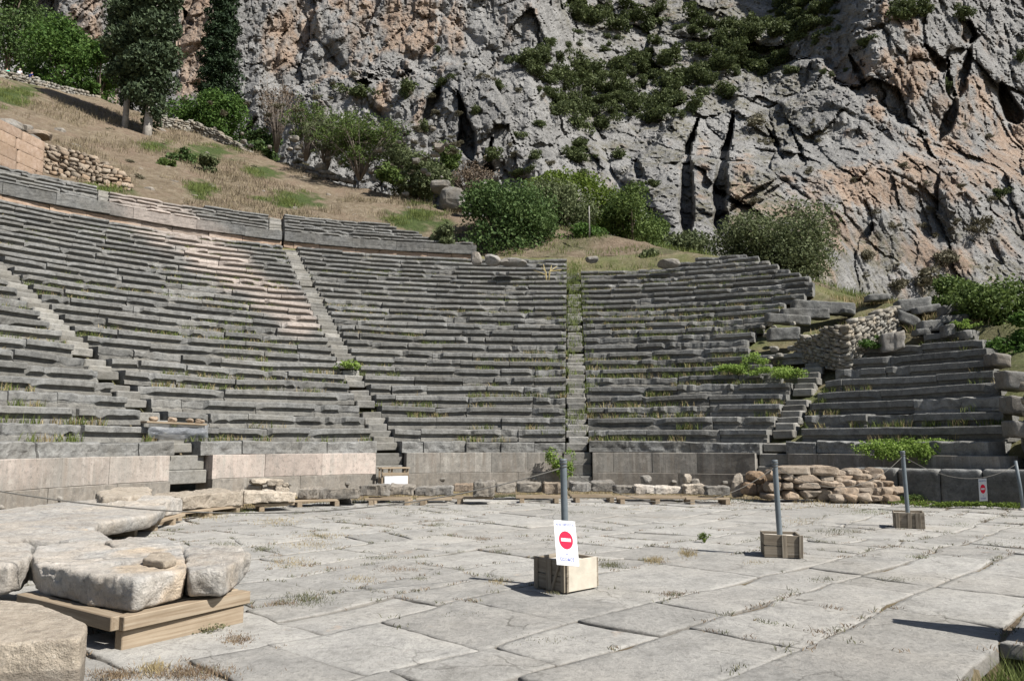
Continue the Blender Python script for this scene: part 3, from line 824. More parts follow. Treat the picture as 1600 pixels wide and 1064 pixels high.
E1c = curve(vv, [(960, 270), (905, 170), (872, 100), (850, 30), (840, -60), (830, -300)])
D += 6 * sstep(-10, 18, uu + wob_u * 0.6 - E1c) * (1 - sstep(210, 280, vv))
Tc = curve_u(uu, [(940, 330), (1000, 235), (1050, 185), (1130, 152), (1250, 95), (1300, 105), (1345, 150), (1420, 185), (1500, 260), (1565, 345), (1620, 420), (2100, 470)])
D -= np.interp(uu, [930, 1050, 1250, 1450, 1650, 2100], [4, 8, 8, 5, 3, 2]) * sstep(-8, 14, vv + wob_v - Tc) * sstep(930, 1010, uu)
Ts = curve_u(uu, [(-500, 60), (400, 120), (480, 140), (560, 125), (650, 105), (760, 90), (800, 200), (860, 262), (930, 330)])
D -= 6.0 * sstep(-8, 14, vv + wob_v - Ts) * (1 - sstep(880, 960, uu)) * sstep(380, 500, uu)
t_ = D / np.array([1.0])
dx = (uu - 800) / F; bb = (532 - vv) / F
DX, DY, DZZ = dx, CP - bb * SP, SP + bb * CP
def cliffP(D): 
    t = D / DY
    return P3(DX * t, D, H + DZZ * t)
Pc = cliffP(D)
q = Pc * np.array([1, 0.6, 0.75])
disp = 3.6 * fbm(q / 26.0, 4, 91)
def facets(p, sd):
    """each cell a tilted plane; returns plane offset, edge closeness, id"""
    i = np.floor(p).astype(np.int64); F1 = np.full(len(p), 9.0); F2 = np.full(len(p), 9.0); off = np.zeros((len(p), 3)); cid = np.zeros(len(p)); c2 = np.zeros(len(p))
    for ax in (-1, 0, 1):
        for ay in (-1, 0, 1):
            for az in (-1, 0, 1):
                c = i + np.array([ax, ay, az]); g = np.stack([_h(c[:, 0], c[:, 1], c[:, 2], sd + k) for k in (1, 2, 3)], 1) + c
                d = p - g; L = (d * d).sum(1); m = L < F1
                F2 = np.where(m, F1, np.minimum(F2, L)); F1 = np.where(m, L, F1); off = np.where(m[:, None], d, off)
                cid = np.where(m, _h(c[:, 0], c[:, 1], c[:, 2], sd + 9), cid); c2 = np.where(m, _h(c[:, 0], c[:, 1], c[:, 2], sd + 13), c2)
    t = (off[:, 0] * (cid - 0.5) + off[:, 2] * (c2 - 0.5)) * 2
    return t, np.sqrt(F2) - np.sqrt(F1), cid
w1 = np.stack([fbm(q / 3.0, 4, 93), fbm(q / 3.0, 4, 94), fbm(q / 3.0, 4, 95)], 1)
f1, e1, cid = facets(q * np.array([1, 1, 0.42]) / 7.0 + 0.12 * w1, 96)
f0, e0_, cid0 = facets(q * np.array([1, 1, 0.5]) / 17.0 + 0.16 * np.stack([fbm(q / 9.0, 4, 53), fbm(q / 9.0, 4, 54), fbm(q / 9.0, 4, 55)], 1), 57)
disp += 3.8 * f0 + 2.8 * (cid0 - 0.5) - 1.0 * (1 - sstep(0.0, 0.09, e0_))
qd = np.stack([q[:, 0] * 0.80 + q[:, 2] * 0.60, q[:, 1], -q[:, 0] * 0.60 + q[:, 2] * 0.80], 1) * np.array([1 / 14.0, 1 / 9.0, 1 / 4.2])
disp += 1.2 * ridged(qd + 0.3 * w1, 4, 58)
disp += 2.6 * f1 + 1.8 * (cid - 0.5) - 0.3 * (1 - sstep(0.0, 0.10, e1))
f2, e2, cid2 = facets(q * np.array([1, 1, 0.5]) / 2.4 + 0.14 * w1, 100)
disp += 0.75 * f2 + 0.5 * (cid2 - 0.5) - 0.22 * (1 - sstep(0.0, 0.12, e2)) * (cid2 > 0.3)
w2 = np.stack([fbm(q * 1.3, 3, 97), fbm(q * 1.3, 3, 98), fbm(q * 1.3, 3, 99)], 1)
f3, e3, cid3 = facets(q * np.array([1, 1, 0.8]) / 0.9 + 0.12 * w2, 104)
disp += 0.45 * f3 + 0.36 * (cid3 - 0.5) - 0.10 * (1 - sstep(0.0, 0.15, e3))
disp += 0.32 * fbm(q / 1.6, 5, 101, 0.6) + 0.10 * w2[:, 0]
smooth_lr = sstep(1150, 1250, uu) * sstep(330, 380, vv)
disp *= 1 - 0.45 * smooth_lr
CR = [([(1088, 185), (1072, 250), (1074, 365)], 12, 10), ([(1142, 180), (1130, 250), (1126, 365)], 13, 10), ([(710, 140), (722, 190), (738, 250)], 11, 6), ([(684, 138), (664, 182)], 10, 5),
      ([(770, 215), (765, 275)], 8, 4), ([(1500, 30), (1520, 62)], 14, 5), ([(1448, 70), (1476, 112)], 11, 5), ([(1520, 60), (1500, 150)], 8, 4), ([(1560, 130), (1592, 190)], 15, 6), ([(1325, 85), (1350, 135)], 8, 4), ([(285, 10), (300, 40)], 6, 3),
      ([(995, 250), (1000, 275)], 10, 4), ([(1235, 190), (1262, 262)], 4, 2.5), ([(1195, 190), (1225, 255)], 4, 2.5), ([(1480, 90), (1490, 160), (1470, 220)], 9, 5)]
for pts, wd, dep in CR:
    dd = np.full(len(uu), 1e9)
    for a_, b_ in zip(pts[:-1], pts[1:]): dd = np.minimum(dd, seg_dist(uu + wob_u * 0.4, vv, a_, b_))
    vmin, vmax = min(q_[1] for q_ in pts), max(q_[1] for q_ in pts); umid = sum(q_[0] for q_ in pts) / len(pts)
    tp = np.clip((vv + 0.4 * (uu - umid) - vmin + wd) / (vmax - vmin + 2 * wd), 0, 1); tp = np.clip(np.minimum(tp * 1.7, (1 - tp) * 6.0), 0.04, 1.0)
    disp -= dep * (1 - sstep(0.55, 1.15, dd / (wd * tp) + (0.30 if dep > 5 else 0.55) * fbm(wn_ * 4, 3, 83)))
D2 = D - disp
Pc = cliffP(D2)
# true colour of the rock: rusty faces, grey crusts, grass ledges
ORANGE = [(300, 60, 38, 110, 1.0), (440, 60, 70, 60, 0.7), (640, 40, 60, 60, 0.95), (560, 70, 90, 90, 0.45), (500, 25, 90, 50, 0.5), (600, 150, 20, 30, 0.8), (700, 60, 30, 80, 0.5), (140, 40, 60, 60, 0.6), (160, 170, 40, 60, 0.8),
          (1330, 110, 50, 36, 0.7), (1370, 160, 26, 30, 0.7), (1420, 110, 60, 50, 0.85), (1500, 190, 80, 80, 0.7), (1580, 230, 60, 70, 0.95), (1340, 210, 34, 20, 0.5), (1400, 290, 190, 50, 0.75), (1160, 290, 25, 60, 0.6), (1300, 360, 200, 60, 0.55), (1490, 380, 150, 70, 0.5), (1230, 300, 60, 40, 0.35), (1100, 250, 14, 60, 0.5), (1400, 40, 50, 40, 0.5), (1000, 20, 60, 14, 0.3)]
nn = fbm(np.stack([Pc[:, 0] / 4.0, Pc[:, 1] / 4.0, Pc[:, 2] / 9.0], 1), 5, 111); nv = fbm(np.stack([Pc[:, 0] / 1.1, Pc[:, 1] / 1.1, Pc[:, 2] / 6.0], 1), 4, 112)
org = np.zeros(len(uu))
for (gu, gv, ru, rv, s_) in ORANGE: org = np.maximum(org, s_ * (1 - sstep(0.45, 1.3, np.hypot((uu - gu) / ru, (vv - gv) / rv))))
org = sstep(0.28, 0.86, org + 0.85 * nn + 0.55 * nv) * 0.85
tn = np.zeros((len(uu), 3)); tn[:, 0] = np.clip(0.5 + 0.5 * (cid2 - 0.5) + 0.5 * fbm(Pc / 7, 3, 113), 0, 1); tn[:, 2] = org
grs = sstep(0.05, 0.4, fbm(Pc / 5.0, 5, 114) + 0.3 * (gul - 0.4)) * gul
grs = np.maximum(grs, 0.9 * sstep(0.0, 0.35, fbm(Pc / 3.0, 4, 115) + 0.1) * smooth_lr)
tn[:, 1] = grs
m, nt, b = newmat('cliff limestone'); n = N(nt); p = n.pos(); t = n.tint()
med = n.noise(p, 0.55, 10, 0.72)
c = n.ramp(med, [(0.30, (0.27, 0.268, 0.265)), (0.48, (0.37, 0.367, 0.36)), (0.68, (0.45, 0.445, 0.435))])
c = n.mix(n.mr(n.noise(n.map(p, (1, 1, 0.22)), 0.7, 8, 0.75), 0.54, 0.66, 0, 0.6), c, (0.13, 0.13, 0.135))
o_ = n.ramp(n.noise(n.map(p, (1, 1, 0.35)), 0.9, 9, 0.72), [(0.30, (0.24, 0.16, 0.115)), (0.45, (0.47, 0.33, 0.235)), (0.58, (0.50, 0.39, 0.305)), (0.72, (0.42, 0.40, 0.375))])
c = n.mix(t[2], c, o_)
g_ = n.ramp(n.noise(p, 1.5, 9, 0.8), [(0.3, (0.075, 0.075, 0.04)), (0.5, (0.17, 0.155, 0.09)), (0.65, (0.27, 0.255, 0.22))])
c = n.mix(n.math('MULTIPLY', t[1], n.mr(n.noise(p, 1.1, 8, 0.8), 0.44, 0.56, 0, 0.9)), c, g_)
c = n.mix(n.mr(n.noise(p, 2.6, 9, 0.8), 0.5, 0.66, 0, 0.55), c, (0.15, 0.15, 0.135))
c = n.mix(n.mr(n.noise(n.map(p, (1, 1, 0.12)), 1.4, 7, 0.7), 0.56, 0.66, 0, 0.5), c, (0.19, 0.185, 0.18))
c = n.mix(n.mr(n.noise(p, 0.9, 9, 0.8, 0.5), 0.57, 0.66, 0, 0.6), c, (0.145, 0.14, 0.095))
c = n.mix(1.0, c, n.mr(t[0], 0, 1, 0.46, 0.72), 'MULTIPLY')
n.link(c, b.inputs['Base Color']); b.inputs['Roughness'].default_value = 0.95
k1 = n.bump(n.noise(p, 1.2, 10, 0.78), 0.8, 0.5, b)
n.bump(n.vor(p, 2.2), 0.5, 0.25, b, k1)
M['cliff'] = m
obj('cliff', mesh_np('cliff', Pc, grid_quads(len(CU), len(CV))[:, ::-1], False, tn), M['cliff'], kind='structure')
CD = D2.reshape(len(CU), len(CV))
def on_cliff(u, v):
    i = int(np.clip(round((u - CU[0]) / 2.2), 0, len(CU) - 1)); j = int(np.clip(round((v - CV[0]) / 1.7), 0, len(CV) - 1))
    return aty(u, v, CD[i, j])

# ================================================================== FOLIAGE
def leaves_vf(C, size, rng, nrm=None, asp=0.55, spread=0.9):
    n_ = len(C)
    d = rng.normal(size=(n_, 3)); d /= np.linalg.norm(d, axis=1)[:, None]
    if nrm is not None: d = d * spread + nrm; d /= np.linalg.norm(d, axis=1)[:, None] + 1e-9
    a = np.cross(d, rng.normal(size=(n_, 3))); a /= np.linalg.norm(a, axis=1)[:, None] + 1e-9
    b_ = np.cross(d, a)
    s_ = (size * rng.uniform(0.6, 1.35, n_))[:, None]
    V = np.stack([C - a * s_, C - b_ * s_ * asp + d * s_ * 0.15, C + a * s_, C + b_ * s_ * asp + d * s_ * 0.15], 1).reshape(-1, 3)
    return V, np.arange(n_ * 4).reshape(-1, 4)
def crown_pts(blobs, n_, rng, shell=0.5, gap=0.0, gscale=1.0):
    """blobs: (centre, radii). Points spread through lumpy shells with gaps"""
    vol = np.array([b_[1][0] * b_[1][1] + b_[1][1] * b_[1][2] for b_ in blobs]); k = rng.choice(len(blobs), n_, p=vol / vol.sum())
    cc = np.array([b_[0] for b_ in blobs])[k]; rd = np.array([b_[1] for b_ in blobs])[k]
    d = rng.normal(size=(n_, 3)); d /= np.linalg.norm(d, axis=1)[:, None]
    r = rng.uniform(0, 1, n_) ** shell
    P = d * r[:, None]
    lump = 1 + 0.22 * fbm(d * 2.2 + k[:, None] * 3.1, 3, 121) + 0.10 * rng.normal(size=n_) * 0.6
    P = cc + P * rd * lump[:, None]
    if gap > 0:
        keep = fbm(P * gscale, 3, 122) > (-0.55 + gap)
        P, d = P[keep], d[keep]
    return P, d
def tree(name, label, cat, base, trunk, limbs, blobs, n_, size, mat, barkmat, seed, group=None, asp=0.55, shell=0.45, gap=0.2, gscale=0.8, crown_name='crown'):
    rng = np.random.default_rng(seed)
    th = thing(name, label, cat, tuple(base), group)
    mb = MB(); base = np.asarray(base, float)
    if trunk is not None:
        V, fs = tube_vf(trunk[0], trunk[1], 9); mb.add(V, fs)
    for l in limbs:
        V, fs = tube_vf(l[0], l[1], 5); mb.add(V, fs)
    if mb.n: obj('trunk', mb.mesh('trunk', True), barkmat, th)
    if n_:
        P, d = crown_pts(blobs, n_, rng, shell, gap, gscale)
        V, Q = leaves_vf(P, size, rng, d * 0.6, asp)
        obj(crown_name, mesh_np(crown_name, V, Q), mat, th)
    return th
M['bark pale'] = plain_mat('pale cypress bark', (0.36, 0.335, 0.30), 0.95, 0.35, 5, 0.02)
M['bark'] = plain_mat('dark bark', (0.15, 0.12, 0.095), 0.95, 0.35, 6, 0.02)
M['twig'] = plain_mat('grey twigs', (0.20, 0.17, 0.145), 0.95, 0.3, 6)
M['cypress'] = leaf_mat('cypress needles', (0.024, 0.04, 0.02), (0.054, 0.08, 0.043), (0.105, 0.14, 0.072), 0.15)
M['conifer'] = leaf_mat('dark conifer needles', (0.008, 0.018, 0.008), (0.018, 0.036, 0.016), (0.045, 0.075, 0.03), 0.1)
M['leaf bright'] = leaf_mat('bright green leaves', (0.022, 0.052, 0.010), (0.055, 0.115, 0.022), (0.13, 0.21, 0.05), 0.3)
M['leaf dark'] = leaf_mat('dark green leaves', (0.028, 0.056, 0.017), (0.064, 0.113, 0.034), (0.14, 0.20, 0.07), 0.28)
M['leaf olive'] = leaf_mat('grey olive leaves', (0.05, 0.068, 0.03), (0.10, 0.125, 0.056), (0.18, 0.205, 0.105), 0.28)
M['leaf pine'] = leaf_mat('yellow green pine needles', (0.05, 0.085, 0.012), (0.10, 0.15, 0.022), (0.19, 0.25, 0.05), 0.3)
M['leaf mid'] = leaf_mat('mid green pine needles', (0.036, 0.064, 0.017), (0.082, 0.127, 0.032), (0.155, 0.205, 0.06), 0.28)
M['leaf brown'] = leaf_mat('dry brown twigs', (0.09, 0.065, 0.045), (0.16, 0.12, 0.085), (0.25, 0.20, 0.15), 0.1)
M['leaf dull'] = leaf_mat('dull scrub leaves', (0.07, 0.065, 0.04), (0.125, 0.115, 0.075), (0.20, 0.185, 0.13), 0.15)
M['leaf scrub'] = leaf_mat('cliff scrub leaves', (0.034, 0.05, 0.019), (0.072, 0.096, 0.036), (0.135, 0.16, 0.065), 0.25)
M['grass dry'] = leaf_mat('dry grass blades', (0.17, 0.13, 0.065), (0.31, 0.245, 0.13), (0.45, 0.38, 0.22), 0.25)
M['grass slope'] = leaf_mat('greyish dry grass blades', (0.10, 0.08, 0.05), (0.19, 0.155, 0.10), (0.32, 0.27, 0.18), 0.2, 0.25)
M['grass green'] = leaf_mat('green grass blades', (0.06, 0.085, 0.02), (0.115, 0.15, 0.04), (0.20, 0.23, 0.075), 0.3)
M['weed'] = leaf_mat('grey green weeds', (0.06, 0.07, 0.035), (0.11, 0.12, 0.06), (0.19, 0.175, 0.10), 0.2)
M['weed red'] = leaf_mat('reddish dried weeds', (0.10, 0.065, 0.045), (0.19, 0.135, 0.09), (0.28, 0.22, 0.14), 0.2)
M['vine'] = leaf_mat('bright vine leaves', (0.10, 0.17, 0.03), (0.20, 0.30, 0.06), (0.34, 0.44, 0.13), 0.4)
def up(b, h): return np.array([b[0], b[1], b[2] + h])
def px_m(P): return F / P[1]           # photo pixels per metre at a point
def lean(b, h, dx=0.0, dy=0.0): return np.array([b[0] + dx, b[1] + dy, b[2] + h])

# two cypresses on the slope
def cypress(u, v, D_, wpx, crown_v, htop, label, seed, tr):
    P = onbank(u, v, -0.3); s = px_m(P); wr = wpx / s / 2
    z1 = (v - crown_v) / s
    blobs = []; k = 22
    for i in range(k):
        f = i / (k - 1); prof = min(1.0, 0.45 + 2.2 * f) * (1 - max(0, f - 0.55) ** 1.6 * 1.6)
        blobs.append((lean(P, z1 + f * (htop - z1), 0.25 * sin(i * 2.1) * wr, 0.25 * cos(i * 1.7) * wr), (wr * prof * 0.88, wr * prof * 0.88, (htop - z1) / k * 1.3)))
    tree('cypress_tree', label, 'tree', P, ([lean(P, -0.6), lean(P, 1.2, 0.05), lean(P, z1 + 2, 0.15), lean(P, htop * 0.8, 0.1)], [tr * 1.25, tr, tr * 0.9, 0.05]), [], blobs, 17000, 0.20, M['cypress'], M['bark pale'], seed, 'cypress trees on the slope', 0.5, 0.22, 0.06, 1.1)
cypress(194, 204, 59.5, 82, 142, 19.5, 'cypress with the slimmer pale trunk, left one of the pair', 1, 0.24)
cypress(229, 217, 57.5, 88, 176, 18.5, 'cypress with the thicker pale trunk and lower crown, right one of the pair', 2, 0.33)
# tall tiered conifer
P = aty(340, 190, 80); s = px_m(P)
blobs = []
rg = random.Random(3)
for i in range(34):
    f = i / 33; rad = (1 - 0.45 * f) * 2.75; an = i * 2.4
    blobs.append((lean(P, 2.0 + f * 13.5, cos(an) * rad * 0.45, sin(an) * rad * 0.45), (rad * 0.62, rad * 0.62, 0.75)))
tree('conifer_tree', 'tall dark layered conifer rising behind the round green bush', 'tree', P, ([up(P, -1), up(P, 8), up(P, 16)], [0.3, 0.2, 0.04]), [], blobs, 15000, 0.22, M['conifer'], M['bark'], 5, None, 0.45, 0.35, 0.28, 0.9)
# broadleaf trees top left
def broad(name, label, u, v, D_, wpx, hpx, nb, n_, size, mat, seed, cat='tree', group=None, trunk_r=0.2, gap=0.2, shell=0.4, low=0.18, asp=0.6, lumps=0.42, ex=1.0):
    P = aty(u, v, D_); s = px_m(P); W_, H_ = wpx / s, hpx / s
    r_ = random.Random(seed); blobs = []; limbs = []
    for i in range(nb):
        an = r_.random() * 2 * pi; q = r_.random() ** 0.5
        zz = low + (1 - low) * r_.random()
        wid = math.sqrt(max(0.05, 1 - ((zz - 0.45) / 0.62) ** 2))
        c_ = lean(P, H_ * (zz * 0.82 + 0.02), cos(an) * q * W_ * 0.36 * wid, sin(an) * q * W_ * 0.32 * wid)
        rad = W_ * lumps * r_.uniform(0.42, 0.72) * (0.6 + 0.4 * wid)
        blobs.append((c_, (rad, rad * 0.9, min(rad * 0.75, H_ * 0.3))))
        if trunk_r: limbs.append(([lean(P, H_ * 0.12), (np.array(lean(P, H_ * 0.3)) + c_) / 2, c_], [trunk_r * 0.6, trunk_r * 0.35, 0.02]))
    return tree(name, label, cat, P, ([lean(P, -0.5), lean(P, H_ * 0.25, 0.1), lean(P, H_ * 0.6)], [trunk_r * 1.2, trunk_r, trunk_r * 0.4]) if trunk_r else None, limbs, blobs, n_, size, mat, M['bark'], seed, group, asp, shell, gap, 1.2 * ex)
broad('broadleaf_tree', 'large light green broadleaf tree left of the cypresses', 88, 165, 76, 160, 150, 16, 18000, 0.165, M['leaf bright'], 21, trunk_r=0.22, gap=0.22)
broad('broadleaf_tree', 'dark tree in the top left corner of the view', 10, 115, 82, 150, 190, 14, 12000, 0.18, M['leaf dark'], 22, trunk_r=0.25)
broad('broadleaf_tree', 'shaded small tree squeezed between broadleaf tree and cypresses', 152, 170, 75, 60, 130, 8, 2800, 0.22, M['leaf bright'], 27, trunk_r=0.12)
broad('broadleaf_bush', 'round bright green bush over the terrace wall below the conifer', 334, 222, 73, 132, 84, 16, 13000, 0.14, M['leaf bright'], 23, 'bush', trunk_r=0.08, low=0.05, gap=0.1)
broad('dark_bush', 'low dark bush at the right foot of the round bright bush', 412, 246, 70, 62, 52, 8, 2600, 0.17, M['leaf dark'], 24, 'bush', trunk_r=0.06, low=0.05)
broad('low_bush', 'small dark low bush beside the path wall under the left tree', 140, 152, 75, 46, 34, 6, 1300, 0.17, M['leaf dark'], 25, 'bush', trunk_r=0.0, low=0.05)
# bushes on the near slope
for (u, v, wp, hp, mt, lb, sd_) in ((286, 262, 50, 34, 'leaf dark', 'dark green clump on the dry slope, left one of the touching pair', 31), (318, 276, 46, 36, 'leaf olive', 'grey green clump on the dry slope, right one of the touching pair', 32), (262, 268, 36, 20, 'leaf mid', 'small yellowish clump left of the two slope bushes', 33)):
    P = onbank(u, v, -0.4); broad('slope_bush', lb, u, v, P[1], wp, hp, 7, 1500, 0.13, M[mt], sd_, 'bush', 'low bushes on the dry slope', 0.0, 0.1, 0.5, 0.05)
# bare twiggy shrubs
def bare(label, u, v, D_, wpx, hpx, seed, n_tw, leaf=0, mat='leaf brown', name='bare_shrub', rad=0.03, lsize=0.12):
    P = aty(u, v, D_); s = px_m(P); W_, H_ = wpx / s, hpx / s; r_ = random.Random(seed); limbs = []; tips = []
    for i in range(n_tw // 6):
        an = r_.random() * 6.28; sp = r_.random() ** 0.7 * W_ * 0.5; h = H_ * r_.uniform(0.65, 1.0) * (1 - 0.25 * (sp / (W_ * 0.5)) ** 2)
        e = lean(P, h, cos(an) * sp, sin(an) * sp); m_ = lean(P, h * 0.5, cos(an) * sp * 0.35, sin(an) * sp * 0.35)
        limbs.append(([lean(P, -0.2, 0.1 * cos(an), 0.1 * sin(an)), m_, e], [rad * 1.6, rad, rad * 0.35])); tips.append(e)
        for j in range(5):
            f = r_.uniform(0.35, 0.95); b0 = m_ + (e - m_) * f if f > 0.5 else np.array(lean(P, 0)) + (m_ - np.array(lean(P, 0))) * f * 2
            t_e = b0 + np.array([r_.gauss(0, W_ * 0.10), r_.gauss(0, W_ * 0.10), abs(r_.gauss(0, H_ * 0.16))])
            limbs.append(([b0, (b0 + t_e) / 2 + np.array([0, 0, 0.03]), t_e], [rad * 0.6, rad * 0.45, rad * 0.25])); tips.append(t_e)
    blobs = [(t, (W_ * 0.10, W_ * 0.10, H_ * 0.07)) for t in tips]
    return tree(name, label, 'shrub', P, None, limbs, blobs, leaf, lsize, M[mat], M['twig'], seed, 'scrub along the top of the slope', 0.4, 0.5, 0.0, 1, 'foliage')
bare('tall grey leafless shrub against the cliff, right of the conifer', 432, 235, 69, 74, 112, 41, 260, 900, 'leaf brown')
bare('thin green feathery shrub right of the tall leafless one', 478, 248, 66, 84, 92, 42, 220, 3800, 'leaf mid')
bare('olive green broom shrub in the middle of the slope edge', 562, 278, 60, 136, 98, 43, 300, 9000, 'leaf mid', 'broom_shrub')
bare('low grey green shrub between feathery shrub and broom shrub', 510, 262, 62, 80, 72, 47, 160, 3600, 'leaf olive')
bare('rust brown dried shrub above the pale boulder', 735, 316, 62, 84, 58, 44, 240, 1500, 'leaf brown')
broad('grey_shrub', 'wide grey green shrub mass left of the pale boulder', 655, 308, 60, 116, 66, 14, 5200, 0.15, M['leaf olive'], 45, 'shrub', 'scrub along the top of the slope', 0.05, 0.15, 0.5, 0.05)
broad('grey_shrub', 'small green shrub tuft under the broom shrub', 600, 285, 58, 60, 30, 6, 1300, 0.13, M['leaf mid'], 46, 'shrub', 'scrub along the top of the slope', 0.0, 0.1, 0.5, 0.05)
for u, v, wp, hp, D_, mt, lb, sd_ in ((618, 276, 96, 58, 61, 'leaf olive', 'grey green shrub at the cliff foot right of the broom shrub', 66), (690, 268, 70, 46, 62, 'leaf mid', 'mid green shrub at the cliff foot above the pale boulder', 67), (530, 246, 70, 44, 66, 'leaf mid', 'mid green shrub at the cliff foot behind the broom shrub', 68), (700, 388, 56, 40, 46, 'leaf olive', 'low grey green bush at the left foot of the broad dark tree', 69), (1010, 420, 60, 32, 46, 'leaf olive', 'low grey green bush on the brow under the dense pine', 70)):
    broad('leafy_shrub', lb, u, v, D_, wp, hp, 9, 3600, 0.115, M[mt], sd_, 'shrub', 'shrubs along the cliff foot', 0.0, 0.2, 0.5, 0.03)
# trees behind the middle of the theatre
broad('leafy_tree', 'broad dark green tree standing right above the upper rows', 782, 420, 50, 182, 142, 22, 22000, 0.115, M['leaf dark'], 51, trunk_r=0.12, low=0.03, gap=0.12, group='trees behind the theatre')
broad('leafy_tree', 'taller blue green tree behind the broad dark one', 858, 402, 55, 156, 128, 20, 17000, 0.12, M['leaf olive'], 52, trunk_r=0.12, low=0.05, gap=0.12, group='trees behind the theatre')
broad('pine_tree', 'bright yellow green pine between the dark trees', 862, 338, 62, 104, 84, 14, 11000, 0.12, M['leaf pine'], 53, trunk_r=0.1, low=0.15, gap=0.22, group='trees behind the theatre')
broad('pine_tree', 'open crowned pine with dark gaps behind the thin pole', 935, 392, 58, 130, 146, 17, 10000, 0.12, M['leaf pine'], 54, trunk_r=0.14, low=0.25, gap=0.32, group='trees behind the theatre')
broad('pine_tree', 'dense mid green pine standing right of the thin pole', 990, 418, 54, 124, 156, 20, 17000, 0.105, M['leaf mid'], 55, trunk_r=0.14, low=0.06, gap=0.15, group='trees behind the theatre')
broad('leafy_bush', 'low bright green bush beside the thin pole', 905, 404, 50, 84, 62, 9, 5200, 0.10, M['leaf bright'], 64, 'bush', 'trees behind the theatre', 0.0, 0.15, 0.5, 0.05)
broad('grey_bush', 'low grey green bush right of the dense pine', 1068, 412, 56, 110, 62, 10, 3600, 0.15, M['leaf olive'], 56, 'bush', 'trees behind the theatre', 0.0, 0.15, 0.5, 0.05)
broad('leafy_bush', 'small dark green bush between the dense pine and low bush', 1030, 385, 60, 60, 40, 6, 1500, 0.15, M['leaf mid'], 57, 'bush', 'trees behind the theatre', 0.0)
broad('olive_bush', 'huge grey green olive bush behind the right hand rows', 1216, 436, 50, 214, 122, 26, 26000, 0.10, M['leaf olive'], 58, 'bush', 'trees behind the theatre', 0.08, 0.12, 0.45, 0.03)
# shrubs at the right edge
broad('dense_shrub', 'tall dense green shrub at the right edge beyond the end blocks', 1552, 540, 27, 160, 120, 16, 10000, 0.075, M['leaf mid'], 61, 'shrub', 'shrubs at the right edge', 0.0, 0.05, 0.5, 0.02)
broad('dense_shrub', 'lower light green shrub at the right edge, nearer the end wall', 1596, 572, 24.5, 90, 90, 9, 4600, 0.07, M['leaf bright'], 62, 'shrub', 'shrubs at the right edge', 0.0, 0.05, 0.5, 0.02)
broad('dense_shrub', 'dark shrub behind the stepped end blocks, left of the tall one', 1496, 506, 30, 100, 80, 10, 5200, 0.08, M['leaf mid'], 63, 'shrub', 'shrubs at the right edge', 0.0, 0.05, 0.5, 0.02)

# scrub on the cliff: a few prototypes, copied
def scrub_proto(seed, mat, n_=900, flat=0.75):
    r_ = random.Random(seed); rng = np.random.default_rng(seed)
    blobs = [((r_.gauss(0, .38), r_.gauss(0, .3), 0.35 + r_.gauss(0, .18)), (r_.uniform(.35, .6), r_.uniform(.35, .6), r_.uniform(.3, .5) * flat)) for _ in range(7)]
    P, d = crown_pts(blobs, n_, rng, 0.35, 0.1, 2.0)
    V, Q = leaves_vf(P, 0.10, rng, d * 0.6, 0.6)
    me = mesh_np('scrub', V, Q); me.materials.append(M[mat]); return me
protos = [scrub_proto(71 + i, 'leaf scrub') for i in range(5)]
protos_d = [scrub_proto(81 + i, 'leaf dull', 600, 0.65) for i in range(3)]
r_ = random.Random(9)
def scrub(u, v, rpx, me, label, group):
    P = on_cliff(u, v + rpx * 0.4); s = px_m(P)
    o = bpy.data.objects.new('cliff_bush', me); COL.objects.link(o)
    k = rpx / s
    o.location = (P[0], P[1] - 0.2 * k, P[2] - 0.1 * k); o.scale = (k * r_.uniform(.9, 1.4), k * r_.uniform(.8, 1.1), k * r_.uniform(0.8, 1.15)); o.rotation_euler = (r_.gauss(0, .15), r_.gauss(0, .15), r_.random() * 6.28)
    tag(o, label, 'bush', group)
single = [(562, 142, 26, 'dark bush on the ledge of the left cliff, leftmost of the ledge bushes'), (640, 137, 24, 'dark bush on the ledge directly above the black cleft'), (692, 128, 15, 'bush overhanging the black cleft in the cliff'), (684, 78, 10, 'tiny bush on the plain grey face high on the left cliff'),
    (780, 133, 19, 'rounded bush alone on the grey cliff right of the cleft'), (660, 200, 14, 'bush left of the foot of the black cleft'), (835, 243, 14, 'bright bush low on the rib above the yellow pine'), (808, 208, 16, 'bush on the rib beside the foot of the gully'), (770, 240, 22, 'dark bush in the fissure right of the black cleft'), (745, 172, 13, 'bush just right of the top of the black cleft'),
    (1355, 64, 15, 'solitary round bush on the light rock at upper right'), (1500, 18, 20, 'bush at the top edge beside the dark hollows'), (1478, 135, 16, 'bush at the rusty overhang below the dark hollows'), (1592, 88, 16, 'bush at the right edge on the dark crag'), (1230, 110, 13, 'small bush on the crest of the right hand rock'), (905, 275, 16, 'bush at the gully foot above the open crowned pine'), (845, 192, 14, 'upright bush between rib and gully'), (968, 240, 18, 'bush at the gully foot by the narrow shadow'), (810, 268, 14, 'dark bush over the taller blue green tree'), (1020, 285, 14, 'bush at the left foot of the right hand rock'), (1560, 300, 17, 'bush in the notch at right of the rock face')]
for u, v, rp, lb in single: scrub(u, v, rp, r_.choice(protos), lb, 'bushes scattered on the cliff')
band = [(1290, -5, 40), (1230, 25, 45), (1165, 55, 48), (1100, 85, 46), (1045, 115, 44), (1000, 145, 40), (960, 150, 36), (920, 175, 36), (880, 155, 30), (855, 120, 24), (835, 95, 22), (900, 95, 30), (960, 110, 30), (1180, 90, 34), (1090, 140, 34), (1030, 165, 24), (930, 12, 22), (980, 20, 22), (900, 12, 18), (1020, 20, 20), (870, 165, 16), (1215, 30, 34), (1270, 30, 30), (1420, 12, 24), (890, 230, 20), (940, 130, 28), (1000, 90, 26), (1120, 40, 30)]
